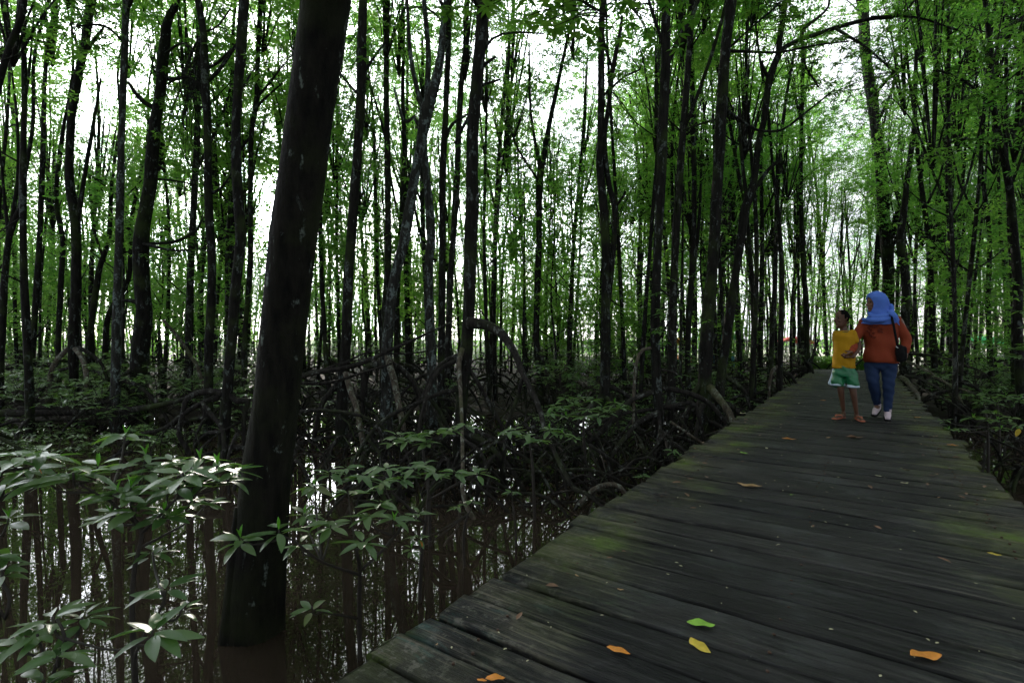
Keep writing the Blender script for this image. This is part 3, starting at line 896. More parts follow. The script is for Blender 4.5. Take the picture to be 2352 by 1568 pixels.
def twig_geo(g, cl, zroot, r0=.02):
    for c_ in cl[::2]:
        m_ = np.array([c_[0] * .45, c_[1] * .45, zroot + (c_[2] - zroot) * .62])
        tube(g, [(0, 0, zroot), m_, c_[:3]], [r0, r0 * .6, r0 * .25], 5, .35, .1)
CROWNS = []
for s_ in range(7):
    rx = (1.5, 1.9, 1.3, 1.7, 2.1, 1.4, 1.6)[s_]; rz = (2.6, 2.2, 3.0, 2.5, 2.0, 3.4, 2.8)[s_]
    me, cl = crown_mesh(50 + s_, (1700, 1150, 1500, 900, 1350, 1050, 1600)[s_], rx, rz, .09)
    CROWNS.append((me, cl, rz))
SPARSE = [crown_mesh(50 + s_, (1150, 850, 1050, 700, 1000, 800, 1100)[s_], (1.5, 1.9, 1.3, 1.7, 2.1, 1.4, 1.6)[s_] * 1.1, (2.6, 2.2, 3.0, 2.5, 2.0, 3.4, 2.8)[s_] * 1.15, .092)[0] for s_ in range(7)]
LOWC = [crown_mesh(90 + s_, 270, 1.1, 1.7, .095)[0] for s_ in range(3)]
def crown_twigs(i):
    me, cl, rz = CROWNS[i]
    g = Geo(); twig_geo(g, cl, -rz * .95, .021)
    return make_mesh('limbs', g, M['bark_thin'])
TWIGS = [crown_twigs(i) for i in range(len(CROWNS))]

def thin_trunk(seed, H, r0, lean, forks):
    random.seed(seed)
    g = Geo()
    ph = [random.random() * 6.28 for _ in range(4)]
    pts = []
    for k_ in range(10):
        t = k_ / 9
        z = -.35 + t * (H + .35)
        pts.append((lean * t * t + .16 * math.sin(t * 6 + ph[0]) * t, .16 * math.sin(t * 5 + ph[1]) * t, z))
    tube(g, pts, [r0 * (1.25 - .75 * k_ / 9) for k_ in range(10)], 7, .45, .12)
    for q in range(forks):
        k_ = random.randint(3, 6); b = np.array(pts[k_]); a = random.random() * 6.28
        ln = random.uniform(2.5, 4.5); rr = r0 * (1.2 - .75 * k_ / 9) * .6
        p1 = b + (math.cos(a) * .25, math.sin(a) * .25, .6); p2 = b + (math.cos(a) * .55, math.sin(a) * .55, ln * .55); p3 = b + (math.cos(a) * .8, math.sin(a) * .8, ln)
        tube(g, [b, p1, p2, p3], [rr, rr, rr * .8, rr * .4], 6, .4, .1)
    for q in range(6):
        k_ = random.randint(2, 8); b = np.array(pts[k_]); a = random.random() * 6.28; l_ = random.uniform(.3, .9)
        tube(g, [b, b + (math.cos(a) * l_ * .5, math.sin(a) * l_ * .5, l_ * .35), b + (math.cos(a) * l_, math.sin(a) * l_, l_ * .9)], [.016, .012, .005], 4, .3, .1)
    return make_mesh('trunk', g, M['bark_thin'] if seed % 3 else M['bark']), pts[-1]
THIN = [thin_trunk(200 + i, 8.2 + (i % 4) * .9, (.042, .05, .032, .062, .042, .036, .070, .046)[i], (-.5, .3, .7, -.2, .1, -.8, .4, 0)[i], (2, 1, 0, 2, 1, 1, 2, 0)[i]) for i in range(8)]

def root_mesh(seed):
    random.seed(seed)
    g = Geo()
    h = random.uniform(.35, .8); ln = random.uniform(.5, 1.1)
    y_ = random.uniform(-.15, .15)
    tube(g, [(0, 0, h), (ln * .35, y_ * .3, h * .92), (ln * .75, y_, h * .5), (ln * 1.0, y_ * 1.6, -.1), (ln * 1.08, y_ * 1.8, -.5)], [.03, .026, .022, .018, .014], 6, .12, .12)
    return make_mesh('prop_root', g, M['root'])
ROOTS = [root_mesh(300 + i) for i in range(6)]

def shrub_meshes(seed, n_ros, H, spread, L, nr=4):
    random.seed(seed)
    gs, gl = Geo(), Geo()
    tube(gs, [(0, 0, -.5), (.02, .01, H * .3), (-.02, .03, H * .6), (0, 0, H * .8)], [.014, .012, .010, .006], 6, .1, .12)
    for _ in range(n_ros):
        a = random.random() * 6.28; r_ = spread * random.random() ** .5; z = H * random.uniform(.55, 1.05) - r_ * .2
        p_ = np.array([math.cos(a) * r_, math.sin(a) * r_, z])
        b = np.array([0, 0, max(.1, z - .25 - r_ * .4)])
        tube(gs, [b, (b + p_) / 2 + (0, 0, -.04), p_], [.006, .005, .0035], 5, .1, .1)
        rosette(gl, p_, L, random.randint(6, 9), nr)
    return make_mesh('stem', gs, M['stem']), make_mesh('foliage', gl, M['shrub'])
SHRUBS = [shrub_meshes(400 + i, (12, 16, 22, 14, 9)[i], (.8, .95, 1.1, .65, .5)[i], (.38, .5, .6, .42, .25)[i], (.12, .13, .13, .12, .11)[i]) for i in range(5)]

def copy_tree(o, parent=None):
    c_ = o.copy(); C.objects.link(c_)
    if parent: c_.parent = parent
    for ch in list(o.children):
        copy_tree(ch, c_)
    return c_

# ------------------------------------------------------------------ traced trees
def fcos(px):
    return math.cos(math.atan(abs(px - 1176) / F))      # width of a round stem seen off the lens axis
def tree(label, pts, d, H=10.5, base=None, branches=(), roots=(), mat='bark', crown=0, cscale=1.0, auto_roots=4, top_drift=(0, 0), sides=12, kink=.08, group='mangrove trees you can tell apart', rootmat='root', flare=1.25, crownz=None, low=None):
    """pts: (x, y, w[, depth]) from top to bottom in the photo"""
    W3 = []
    for p_ in pts:
        dd = p_[3] if len(p_) > 3 else d
        W3.append((at(p_[0], p_[1], dd), p_[2] / F * dd / 2 * fcos(p_[0])))
    bot, rb = W3[-1]
    gz = ground_z(bot[0], bot[1])
    bx, by_ = bot[0], bot[1]
    root = thing('mangrove_tree', label, 'tree', (bx, by_, gz), 0, group)
    o_ = np.array([bx, by_, gz])
    path = [p_ for p_, _ in W3][::-1]; rad = [r_ for _, r_ in W3][::-1]
    if path[0][2] > gz + .05:
        path.insert(0, np.array([bx, by_, gz - .3])); rad.insert(0, rad[0] * flare)
    # carry on upward beyond the frame
    tp = path[-1]; dr = path[-1] - path[-2]; dr = dr / max(dr[2], .2)
    if tp[2] < H:
        n_ = max(2, int((H - tp[2]) / 1.2)); z0 = tp[2]; r0 = rad[-1]
        for k_ in range(1, n_ + 1):
            t = k_ / n_; dz = (H - z0) * t
            off = np.array([dr[0], dr[1], 0]) * dz * (1 - .4 * t) + np.array([top_drift[0], top_drift[1], 0]) * t * t
            path.append(tp + off + np.array([.06 * math.sin(k_ * 2.1), .06 * math.cos(k_ * 1.7), dz])); rad.append(r0 * (1 - .6 * t))
    g = Geo()
    P = tube(g, [p_ - o_ for p_ in path], rad, sides, .12 if d < 5 else .22, kink)
    for b in branches:
        bp = []
        for q in b:
            dd = q[3] if len(q) > 3 else d
            bp.append((at(q[0], q[1], dd) - o_, q[2] / F * dd / 2 * fcos(q[0])))
        tube(g, [x_[0] for x_ in bp], [x_[1] for x_ in bp], 8, .12, .1)
    if mat == 'bark_big':      # fluted foot
        for k_ in range(6):
            a = k_ * 1.047 + random.uniform(-.2, .2); zt = random.uniform(-.1, .25); c_ = np.array([bx, by_, 0.]) - o_
            q = [c_ + (math.cos(a) * q_, math.sin(a) * q_, z_) for q_, z_ in ((.085, WATER + .55 + zt), (.105, WATER + .30 + zt * .5), (.125, WATER + .08), (.150, WATER - .14))]
            tube(g, q, [.02, .045, .058, .06], 10, .06, .08)
    put('trunk', make_mesh('trunk', g, M[mat]), root)
    for r_ in roots:
        rp = []
        for q in r_:
            dd = q[3] if len(q) > 3 else d
            rp.append((at(q[0], q[1], dd) - o_, q[2] / F * dd / 2 * fcos(q[0])))
        g = Geo(); tube(g, [x_[0] for x_ in rp], [x_[1] for x_ in rp], 8, .08, .12)
        put('prop_root', make_mesh('prop_root', g, M[rootmat if not (len(r_[0]) > 4) else 'root_pale']), root)
    for k_ in range(auto_roots):
        s_ = random.uniform(.9, 1.5)
        put('prop_root', random.choice(ROOTS), root, (0, 0, random.uniform(-.1, .2)), (0, 0, k_ * 6.28 / max(auto_roots, 1) + random.uniform(-.5, .5)), (s_, s_, s_))
    if crown is not None:
        me, cl, rz = CROWNS[crown % 7]
        t_ = path[-1] - o_
        cz = crownz if crownz is not None else t_[2] - .2
        cc = thing_child('crown', me, root, (t_[0], t_[1], cz), random.random() * 6.28, cscale)
        lm = put('limbs', TWIGS[crown % 7], cc)
        if low is not None:
            cc = thing_child('crown', CROWNS[(crown + 3) % 7][0], root, low, random.random() * 6.28, .55)
    return root
def thing_child(name, me, parent, loc, rz, s_):
    return put(name, me, parent, loc, (0, 0, rz), (s_, s_, s_))

T = {}
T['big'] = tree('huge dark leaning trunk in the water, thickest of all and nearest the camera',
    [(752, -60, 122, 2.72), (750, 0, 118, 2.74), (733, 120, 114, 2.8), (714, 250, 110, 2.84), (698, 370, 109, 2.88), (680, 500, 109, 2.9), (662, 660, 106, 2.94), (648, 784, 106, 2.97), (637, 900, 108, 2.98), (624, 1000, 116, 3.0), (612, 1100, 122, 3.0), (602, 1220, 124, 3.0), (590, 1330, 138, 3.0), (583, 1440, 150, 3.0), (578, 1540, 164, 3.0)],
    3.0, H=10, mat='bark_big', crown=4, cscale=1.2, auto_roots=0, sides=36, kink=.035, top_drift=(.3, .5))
T['f'] = tree('slim dark trunk standing on arching roots just left of the huge leaning trunk',
    [(563, -40, 24), (560, 0, 24), (555, 100, 24), (545, 225, 22), (542, 350, 24), (547, 450, 24), (553, 550, 26), (542, 650, 25), (532, 784, 26), (522, 900, 26), (515, 1000, 26), (512, 1060, 26)], 7.6,
    roots=[[(531, 905, 16), (475, 899, 17), (432, 913, 16), (419, 955, 14), (411, 997, 13), (430, 1030, 12), (455, 1090, 10)],
           [(524, 903, 14), (545, 921, 17), (570, 921, 15), (562, 947, 11), (560, 1010, 10), (562, 1090, 9)],
           [(500, 915, 14, 7.5), (467, 924, 12, 7.3), (489, 955, 12, 7.2), (511, 986, 11, 7.1), (514, 1034, 10, 7.0), (512, 1100, 9, 7.0)],
           [(520, 900, 14), (461, 927, 14), (419, 952, 13), (377, 983, 12), (300, 1010, 11), (250, 1080, 9)]],
    auto_roots=5, crown=1)
T['e'] = tree('slim black trunk with pale flecks left of the trunk on arching roots',
    [(452, -40, 18), (455, 0, 18), (467, 75, 18), (472, 200, 18), (477, 300, 19), (478, 425, 20), (482, 525, 20), (487, 600, 20), (485, 700, 21), (480, 784, 22), (479, 890, 23), (478, 960, 23)], 8.8,
    branches=[[(470, 190, 12), (500, 165, 9), (545, 100, 7)], [(478, 300, 10), (455, 190, 7), (410, 180, 6), (385, 195, 5)], [(484, 445, 8), (510, 430, 6), (540, 385, 4)]], crown=2)
T['g'] = tree('thin forked trunk against the bright sun gap', [(604, -30, 10), (600, 0, 11), (592, 125, 12), (590, 225, 12), (578, 300, 12), (575, 400, 12), (575, 600, 13), (562, 784, 13)], 12,
    branches=[[(586, 250, 7), (610, 225, 6), (650, 190, 4)], [(577, 310, 7), (560, 335, 6), (548, 350, 5)]], crown=6)
T['d'] = tree('twisted gnarled trunk with knots and a curling branch, left part of the forest',
    [(410, -10, 14), (400, 20, 18), (385, 50, 20), (376, 125, 26), (368, 210, 26), (357, 280, 28), (350, 350, 30), (345, 425, 32), (331, 500, 34), (323, 575, 40), (326, 650, 42), (331, 710, 38), (325, 784, 42), (318, 860, 44)], 10.5,
    branches=[[(368, 240, 16), (348, 245, 14), (320, 225, 12), (295, 190, 9)], [(376, 180, 12), (400, 182, 9), (425, 178, 9), (452, 190, 9), (470, 160, 8), (500, 145, 8), (545, 100, 6)], [(452, 188, 8), (432, 225, 8), (420, 280, 6), (428, 300, 4)],
              [(328, 700, 14), (300, 690, 12), (282, 692, 8)], [(345, 395, 10), (370, 385, 8), (378, 395, 8)], [(345, 410, 7), (400, 415, 5), (450, 425, 4)], [(330, 560, 9), (400, 555, 9), (450, 530, 7), (465, 500, 4)]],
    crown=3, auto_roots=3)
T['c'] = tree('straight grey trunk covered in pale lichen patches, left part of the forest',
    [(292, -30, 17), (290, 0, 17), (287, 100, 17), (281, 250, 17), (277, 400, 18), (275, 500, 19), (270, 650, 21), (267, 784, 23), (265, 890, 24)], 9.5, mat='bark_grey', crown=5, auto_roots=3)
T['b'] = tree('dark trunk perched on three splayed pale roots at the left',
    [(209, -20, 20), (207, 0, 20), (200, 75, 20), (172, 215, 22), (162, 300, 22), (160, 425, 22), (173, 500, 26), (175, 650, 26), (170, 750, 28), (168, 800, 28), (170, 870, 22)], 11,
    branches=[[(176, 520, 14), (195, 400, 12), (212, 300, 9), (232, 180, 6)], [(170, 210, 10), (195, 130, 8), (240, 60, 5)]],
    roots=[[(164, 795, 15, 11, 1), (132, 825, 15, 10.9), (116, 860, 13, 10.8), (108, 930, 11, 10.7)], [(170, 798, 14, 11, 1), (190, 825, 14, 10.7), (199, 870, 13, 10.5), (202, 960, 11, 10.4)], [(180, 797, 12), (206, 812, 12), (235, 838, 10), (255, 900, 8)]],
    auto_roots=2, crown=0)
T['ab'] = tree('trunk forking low down, close to the left edge', [(50, 440, 12), (45, 480, 14), (22, 540, 18), (10, 650, 18), (4, 784, 20), (0, 860, 20)], 10,
    branches=[[(22, 540, 12), (36, 450, 11), (42, 380, 9), (38, 260, 7), (25, 150, 5)], [(20, 545, 10), (12, 470, 8), (3, 380, 7), (-5, 300, 5)]], crown=2, top_drift=(.5, 0))
T['a'] = tree('dark bough-like trunk leaning in across the top left corner', [(58, -20, 16), (50, 40, 17), (25, 100, 18), (-5, 200, 20), (-60, 420, 22), (-90, 700, 24), (-100, 900, 26)], 7.5, crown=4)
T['aa'] = tree('thin straight trunk second from the left edge', [(113, 80, 9), (110, 100, 10), (102, 200, 12), (100, 300, 13), (95, 450, 14), (88, 600, 15), (76, 784, 17), (74, 850, 17)], 12.5, crown=6)
T['ac'] = tree('wavy thin trunk just left of the one on splayed roots', [(148, 280, 9), (145, 300, 10), (132, 400, 12), (130, 475, 13), (144, 550, 13), (140, 650, 14), (134, 784, 15), (134, 850, 15)], 13, crown=1)
T['ad'] = tree('slightly bent trunk between the splayed-root tree and the lichen-covered one', [(262, 380, 8), (255, 450, 10), (250, 550, 12), (227, 625, 15), (205, 784, 16), (203, 850, 16)], 13.5, branches=[[(240, 600, 9), (215, 520, 8), (205, 400, 6)]], crown=3)
T['ae'] = tree('thin trunk between the lichen-covered and the gnarled trunks', [(318, 420, 8), (300, 520, 11), (295, 640, 12), (250, 720, 14), (243, 790, 15), (240, 850, 15)], 14, crown=5)
T['h'] = tree('straight dark trunk standing right of the huge leaning trunk',
    [(836, -30, 21), (834, 0, 21), (831, 100, 22), (829, 225, 22), (821, 350, 22), (814, 450, 22), (806, 550, 23), (800, 650, 23), (795, 784, 25), (787, 900, 27), (784, 980, 28)], 8.2,
    branches=[[(830, 180, 9), (850, 145, 7), (890, 90, 4)]],
    roots=[[(792, 851, 15, 8.2, 1), (806, 899, 15, 7.9), (820, 941, 15, 7.7), (835, 1030, 12, 7.5)], [(790, 870, 14), (760, 900, 13), (735, 940, 12), (715, 1040, 10)]], auto_roots=5, crown=0)
T['j'] = tree('grey forked trunk leaning right, with lichen on its upper stem',
    [(1020, 40, 14), (1012, 130, 18), (1000, 190, 22), (978, 260, 30), (968, 325, 24), (949, 425, 23), (929, 550, 23), (904, 650, 24), (890, 784, 26), (888, 860, 26)], 9, mat='bark_grey',
    branches=[[(975, 260, 14), (957, 200, 11), (942, 120, 9), (935, 0, 7)], [(968, 300, 9), (950, 270, 8), (928, 280, 7), (905, 200, 5)]],
    roots=[[(887, 809, 16, 9, 1), (904, 871, 17, 8.7), (915, 921, 16, 8.5), (930, 1010, 13, 8.3)], [(885, 840, 18), (850, 838, 18), (838, 870, 17), (836, 960, 15)], [(890, 830, 14), (925, 850, 13), (960, 900, 12), (985, 1000, 10)]], auto_roots=4, crown=6)
T['j2'] = tree('pale lichen-streaked stem in the middle cluster of trunks', [(975, 300, 14), (974, 350, 17), (984, 450, 18), (990, 550, 20), (984, 625, 22), (989, 784, 22), (992, 850, 22)], 9.8, mat='bark_grey', crown=None, auto_roots=4)
T['j3'] = tree('slim trunk left of the middle one with the great arching root', [(1032, -20, 13), (1029, 125, 13), (1024, 250, 14), (1019, 350, 14), (1016, 450, 15), (1016, 600, 15), (1014, 784, 17), (1013, 850, 17)], 11, crown=3,
    branches=[[(1022, 320, 8), (1040, 285, 7), (1075, 262, 5)]])
T['j4'] = tree('thin leaning stem close behind the trunk with the great arching root', [(1072, -20, 10), (1069, 100, 11), (1059, 200, 12), (1054, 300, 13), (1049, 425, 14), (1041, 550, 14), (1034, 650, 15), (1030, 784, 15), (1028, 860, 15)], 12, mat='bark_thin', crown=5)
T['i'] = tree('dark middle trunk with a great root arching down to the right from shoulder height',
    [(1111, -30, 28), (1109, 0, 28), (1106, 75, 28), (1094, 200, 28), (1086, 300, 28), (1084, 400, 28), (1085, 475, 30), (1081, 550, 28), (1079, 650, 28), (1075, 760, 30), (1070, 810, 32), (1064, 880, 27), (1058, 960, 25), (1050, 1060, 25), (1046, 1100, 25)], 6.6,
    branches=[[(1088, 175, 9), (1118, 145, 8), (1140, 130, 4)], [(1096, 200, 8), (1125, 190, 6), (1150, 183, 4)], [(1086, 250, 7), (1060, 300, 7), (1045, 330, 6)], [(1096, 150, 7), (1130, 90, 6), (1180, 75, 5), (1250, 78, 3)]],
    roots=[[(1076, 742, 26, 6.5), (1110, 745, 22, 6.4), (1140, 757, 20, 6.3), (1160, 776, 20, 6.2), (1183, 812, 17, 6.0), (1198, 851, 16, 5.9), (1219, 893, 14, 5.7), (1240, 941, 13, 5.5), (1249, 977, 12, 5.3), (1267, 1023, 11, 5.1), (1288, 1068, 11, 4.9), (1318, 1121, 11, 4.7), (1345, 1132, 10, 4.6), (1385, 1165, 8, 4.5), (1420, 1200, 7, 4.4)],
           [(1199, 870, 10, 5.85), (1190, 910, 9, 5.9), (1170, 960, 8, 5.9), (1160, 1010, 7, 5.9), (1150, 1120, 7, 5.9)],
           [(1062, 800, 12, 6.4, 1), (1054, 835, 12, 6.3), (1058, 900, 9, 6.0), (1061, 980, 9, 5.6), (1063, 1068, 9, 5.2), (1062, 1122, 9, 5.0), (1074, 1167, 10, 4.9), (1100, 1210, 11, 4.8), (1132, 1270, 10, 4.6)],
           [(1060, 812, 12), (1017, 833, 10), (987, 872, 10), (972, 911, 10), (945, 940, 9), (900, 1010, 8), (860, 1100, 7)],
           [(1058, 822, 12, 6.5), (1011, 848, 10, 6.3), (987, 887, 10, 6.2), (975, 932, 9, 6.1), (963, 983, 9, 6.0), (958, 1130, 8, 5.9)],
           [(1060, 895, 11), (1022, 899, 10, 6.5), (960, 925, 9, 6.4), (910, 947, 9, 6.3), (868, 975, 8, 6.2), (840, 1011, 8, 6.1), (814, 1060, 7, 6.0), (800, 1130, 6, 6)],
           [(1070, 835, 11), (1098, 880, 10), (1134, 944, 10), (1152, 977, 9), (1180, 1040, 8), (1200, 1110, 7)],
           [(1060, 980, 10, 6.4), (1120, 1000, 9, 6.2), (1170, 1030, 8, 6.0), (1230, 1070, 7, 5.8), (1280, 1150, 6, 5.6)],
           [(1062, 1000, 10, 6.4), (1000, 1010, 9, 6.1), (940, 1040, 8, 5.9), (890, 1120, 7, 5.8)],
           [(1066, 1010, 9, 6.2), (1105, 1040, 9, 5.9), (1122, 1100, 8, 5.7), (1128, 1200, 7, 5.5)]],
    auto_roots=6, crown=1)
T['k'] = tree('thin straight trunk a little right of the dark trunk beside the leaning giant', [(890, -10, 12), (889, 75, 12), (887, 200, 13), (889, 300, 13), (891, 450, 15), (891, 600, 15), (884, 784, 16), (880, 850, 16)], 12, crown=2,
    branches=[[(888, 330, 6), (870, 260, 5), (845, 180, 4)]])
T['k2'] = tree('skinny stem with an upright fork behind the grey leaning trunk', [(925, 200, 9), (926, 260, 10), (929, 350, 11), (926, 450, 12), (918, 560, 12), (912, 700, 13)], 13, crown=6)
T['l'] = tree('thin forked trunk in the centre of the photo', [(1290, 150, 8), (1284, 180, 9), (1264, 275, 11), (1246, 375, 14), (1239, 420, 16), (1238, 550, 14), (1235, 650, 14), (1232, 784, 15), (1240, 855, 16)], 12.5,
    branches=[[(1243, 400, 9), (1228, 320, 8), (1218, 240, 6), (1215, 100, 4)]], roots=[[(1238, 845, 14), (1270, 872, 12), (1308, 884, 9), (1330, 930, 7)], [(1236, 850, 11), (1262, 885, 9), (1285, 950, 8)]], crown=0)
T['m'] = tree('trunk wound round by a second stem, right of centre', [(1385, -20, 14), (1384, 0, 14), (1381, 100, 15), (1381, 225, 16), (1379, 325, 16), (1377, 375, 18), (1384, 450, 19), (1391, 550, 20), (1391, 650, 21), (1391, 784, 23), (1390, 880, 25), (1388, 920, 26)], 9.2,
    branches=[[(1428, 40, 7), (1425, 70, 8), (1407, 165, 11), (1397, 250, 12), (1388, 325, 13), (1397, 415, 13), (1411, 475, 13), (1410, 550, 13), (1403, 640, 12), (1398, 700, 10)], [(1408, 160, 6), (1390, 110, 6), (1384, 60, 5)], [(1414, 475, 6), (1432, 450, 6), (1436, 440, 5)]],
    roots=[[(1388, 895, 16), (1378, 915, 14), (1368, 940, 12), (1350, 1000, 10)], [(1395, 885, 14), (1435, 905, 12), (1455, 930, 10), (1465, 1000, 8)]], auto_roots=5, crown=4)
T['n'] = tree('straight black trunk right of centre with high roots meeting the boardwalk side',
    [(1530, -30, 21), (1529, 0, 21), (1529, 150, 24), (1524, 250, 23), (1519, 400, 22), (1514, 500, 22), (1509, 600, 21), (1506, 700, 21), (1505, 784, 22), (1509, 890, 24), (1514, 950, 22), (1515, 1010, 16), (1514, 1060, 14)], 7.0,
    branches=[[(1530, 150, 14), (1545, 120, 12), (1560, 90, 11), (1590, 35, 9), (1612, -20, 7)], [(1526, 120, 9), (1512, 70, 8), (1494, 15, 7), (1480, -40, 5)]],
    roots=[[(1505, 898, 14), (1453, 917, 13), (1411, 956, 13), (1378, 995, 12), (1333, 1026, 10), (1300, 1042, 9), (1270, 1090, 8)],
           [(1515, 947, 14, 6.9), (1468, 968, 13, 6.8), (1438, 1001, 12, 6.6), (1414, 1032, 11, 6.5), (1402, 1060, 10, 6.4), (1395, 1110, 9, 6.4)],
           [(1520, 890, 14), (1567, 899, 13), (1603, 911, 12), (1633, 929, 12), (1663, 965, 10), (1680, 1000, 8)],
           [(1520, 936, 12), (1567, 928, 12), (1597, 929, 11), (1615, 1007, 9), (1620, 1040, 7)],
           [(1513, 948, 8, 6.9), (1516, 1001, 8, 6.7), (1498, 1038, 7, 6.5), (1495, 1068, 7, 6.4), (1494, 1100, 7, 6.4)],
           [(1505, 800, 8, 7, 1), (1477, 803, 9), (1462, 833, 8), (1456, 896, 7), (1455, 980, 6)],
           [(1518, 850, 8), (1543, 854, 7), (1561, 869, 6), (1580, 930, 5)],
           [(1519, 995, 9, 6.8), (1543, 1007, 8, 6.6), (1537, 1037, 7, 6.5), (1525, 1075, 7, 6.5)],
           [(1540, 968, 6, 6.9, 1), (1580, 995, 6, 6.7), (1616, 1020, 5, 6.6), (1630, 1040, 5, 6.6)],
           [(1500, 940, 9), (1430, 950, 8), (1370, 975, 7), (1320, 1010, 6), (1290, 1060, 6)]],
    auto_roots=4, crown=3)
T['o'] = tree('tall straight dark trunk left of the boardwalk with bare boughs reaching right',
    [(1682, -30, 26), (1680, 0, 26), (1668, 100, 26), (1660, 200, 25), (1652, 350, 26), (1646, 450, 26), (1637, 600, 26), (1628, 700, 28), (1623, 784, 30), (1618, 900, 34)], 8.6,
    branches=[[(1662, 250, 11), (1700, 275, 8), (1735, 298, 7), (1793, 300, 6), (1830, 275, 6), (1868, 245, 5), (1918, 205, 4)], [(1668, 117, 8), (1720, 119, 7), (1793, 120, 6), (1868, 105, 5), (1950, 95, 4)], [(1655, 270, 6), (1610, 285, 5), (1568, 300, 4)]],
    roots=[[(1630, 890, 20, 8.5, 1), (1660, 925, 18, 8.1), (1682, 965, 16, 7.7), (1690, 1030, 12, 7.5)], [(1612, 880, 16), (1590, 910, 14), (1575, 960, 12), (1570, 1010, 9)]], auto_roots=5, crown=5)
T['p'] = tree('leaning grey-green trunk whose long black bough sweeps over the top right',
    [(1790, 100, 14), (1786, 130, 16), (1768, 175, 17), (1755, 275, 15), (1743, 325, 15), (1730, 425, 18), (1713, 475, 22), (1698, 575, 20), (1683, 675, 20), (1668, 784, 21), (1655, 880, 24)], 9.8,
    branches=[[(1768, 190, 14), (1788, 122, 13), (1820, 100, 12), (1843, 90, 12), (1918, 65, 11), (1993, 45, 10), (2055, 38, 9), (2090, 15, 8), (2120, -30, 6)], [(1838, 92, 9), (1848, 65, 9), (1880, 40, 7), (1903, 15, 6), (1905, -20, 5)], [(1716, 462, 13), (1740, 425, 12), (1765, 390, 10), (1790, 368, 8)], [(1716, 460, 10), (1708, 400, 9), (1700, 320, 8), (1698, 240, 5)], [(1765, 180, 8), (1750, 150, 9), (1752, 140, 6)]],
    roots=[[(1655, 860, 13), (1690, 880, 11), (1715, 910, 10), (1730, 980, 8)]], crown=2, cscale=.9, top_drift=(-.5, 0))
T['y'] = tree('slender trunk just right of the leaning grey-green one', [(1700, 420, 9), (1712, 470, 10), (1724, 600, 11), (1731, 700, 12), (1731, 784, 13), (1730, 860, 14)], 11.5, crown=0)
T['x'] = tree('first of the trunks standing close along the boardwalk, its root bent like a pale elbow',
    [(1776, 400, 8), (1783, 450, 9), (1792, 550, 11), (1796, 650, 12), (1793, 784, 14), (1790, 860, 15)], 11.2, roots=[[(1789, 840, 9, 11.2, 1), (1775, 850, 9), (1768, 880, 8), (1765, 930, 7)]], crown=3)
T['w'] = tree('dark trunk beside the far stretch of boardwalk with a curved root at its foot',
    [(1840, 330, 9), (1840, 475, 10), (1844, 600, 12), (1852, 700, 13), (1853, 784, 14), (1856, 850, 16)], 15.6, roots=[[(1852, 845, 13), (1825, 852, 10), (1810, 870, 9)], [(1862, 835, 9), (1872, 800, 6), (1880, 780, 4)]], crown=6)
T['z'] = tree('thin pair-stemmed trunk between the black trunk and the tall straight one', [(1590, -20, 9), (1588, 150, 10), (1592, 300, 11), (1595, 475, 12), (1590, 600, 12), (1580, 784, 13), (1580, 860, 14)], 11, branches=[[(1592, 640, 8), (1606, 500, 8), (1612, 350, 6)]], crown=1)
T['q'] = tree('thick dark trunk rising straight behind the woman', [(1981, -30, 26), (1983, 0, 26), (1988, 125, 27), (2003, 225, 27), (2012, 300, 27), (2023, 375, 28), (2029, 475, 30), (2038, 575, 30), (2040, 665, 30), (2037, 784, 32), (2036, 830, 34)], 20.3, H=17,
    branches=[[(2108, 420, 14), (2085, 455, 15), (2062, 490, 15), (2048, 540, 16)], [(2108, 420, 12), (2130, 350, 10), (2160, 260, 7), (2185, 120, 5)], [(2012, 290, 9), (2050, 200, 7), (2060, 110, 5)]], crown=4, cscale=1.5)
T['r'] = tree('pale brown trunk right of the woman, roots fanning out beside the boardwalk',
    [(2085, 400, 14), (2078, 470, 17), (2068, 560, 20), (2080, 640, 22), (2080, 700, 23), (2078, 784, 24), (2080, 850, 25)], 13.2, mat='bark_thin',
    roots=[[(2085, 830, 9, 12.8, 1), (2119, 846, 9, 11.5), (2156, 868, 8, 10.5), (2190, 892, 8, 9.8), (2210, 925, 7, 9.4)],
           [(2070, 866, 13, 12.4, 1), (2082, 874, 14, 11.5), (2095, 892, 13, 10.6), (2108, 909, 12, 10), (2113, 940, 9, 9.6)],
           [(2080, 862, 10, 12.8), (2108, 868, 8, 11.6), (2145, 885, 7, 10.5), (2188, 907, 6, 9.6), (2225, 940, 6, 9.2)],
           [(2082, 812, 9, 13), (2134, 815, 8, 12), (2188, 827, 8, 11), (2231, 844, 7, 10.4), (2264, 860, 6, 10), (2300, 900, 5, 9.8)],
           [(2090, 845, 8, 12.4), (2130, 860, 7, 11), (2180, 885, 6, 10), (2240, 905, 6, 9.3), (2270, 950, 5, 9.0)],
           [(2100, 880, 7, 10.8), (2140, 905, 6, 9.8), (2185, 925, 6, 9), (2230, 960, 5, 8.6)]], crown=1)
T['s'] = tree('black trunk second to the right of the woman', [(2110, 380, 11), (2118, 440, 12), (2133, 550, 14), (2138, 650, 16), (2143, 784, 17), (2147, 850, 18)], 13.8, branches=[[(2125, 480, 7), (2160, 400, 6), (2180, 300, 4)]], crown=5)
T['u'] = tree('grey trunk forking into a narrow V between the black one and the right edge', [(2205, 480, 8), (2200, 560, 11), (2195, 640, 14), (2198, 700, 14), (2205, 784, 15), (2206, 840, 15)], 15, branches=[[(2197, 650, 8), (2215, 590, 7), (2238, 500, 5)]], crown=2)
T['v'] = tree('slim trunk with a slight wave near the right edge', [(2255, 380, 9), (2259, 425, 10), (2273, 550, 12), (2269, 700, 13), (2273, 784, 14), (2275, 850, 15)], 13, crown=6)
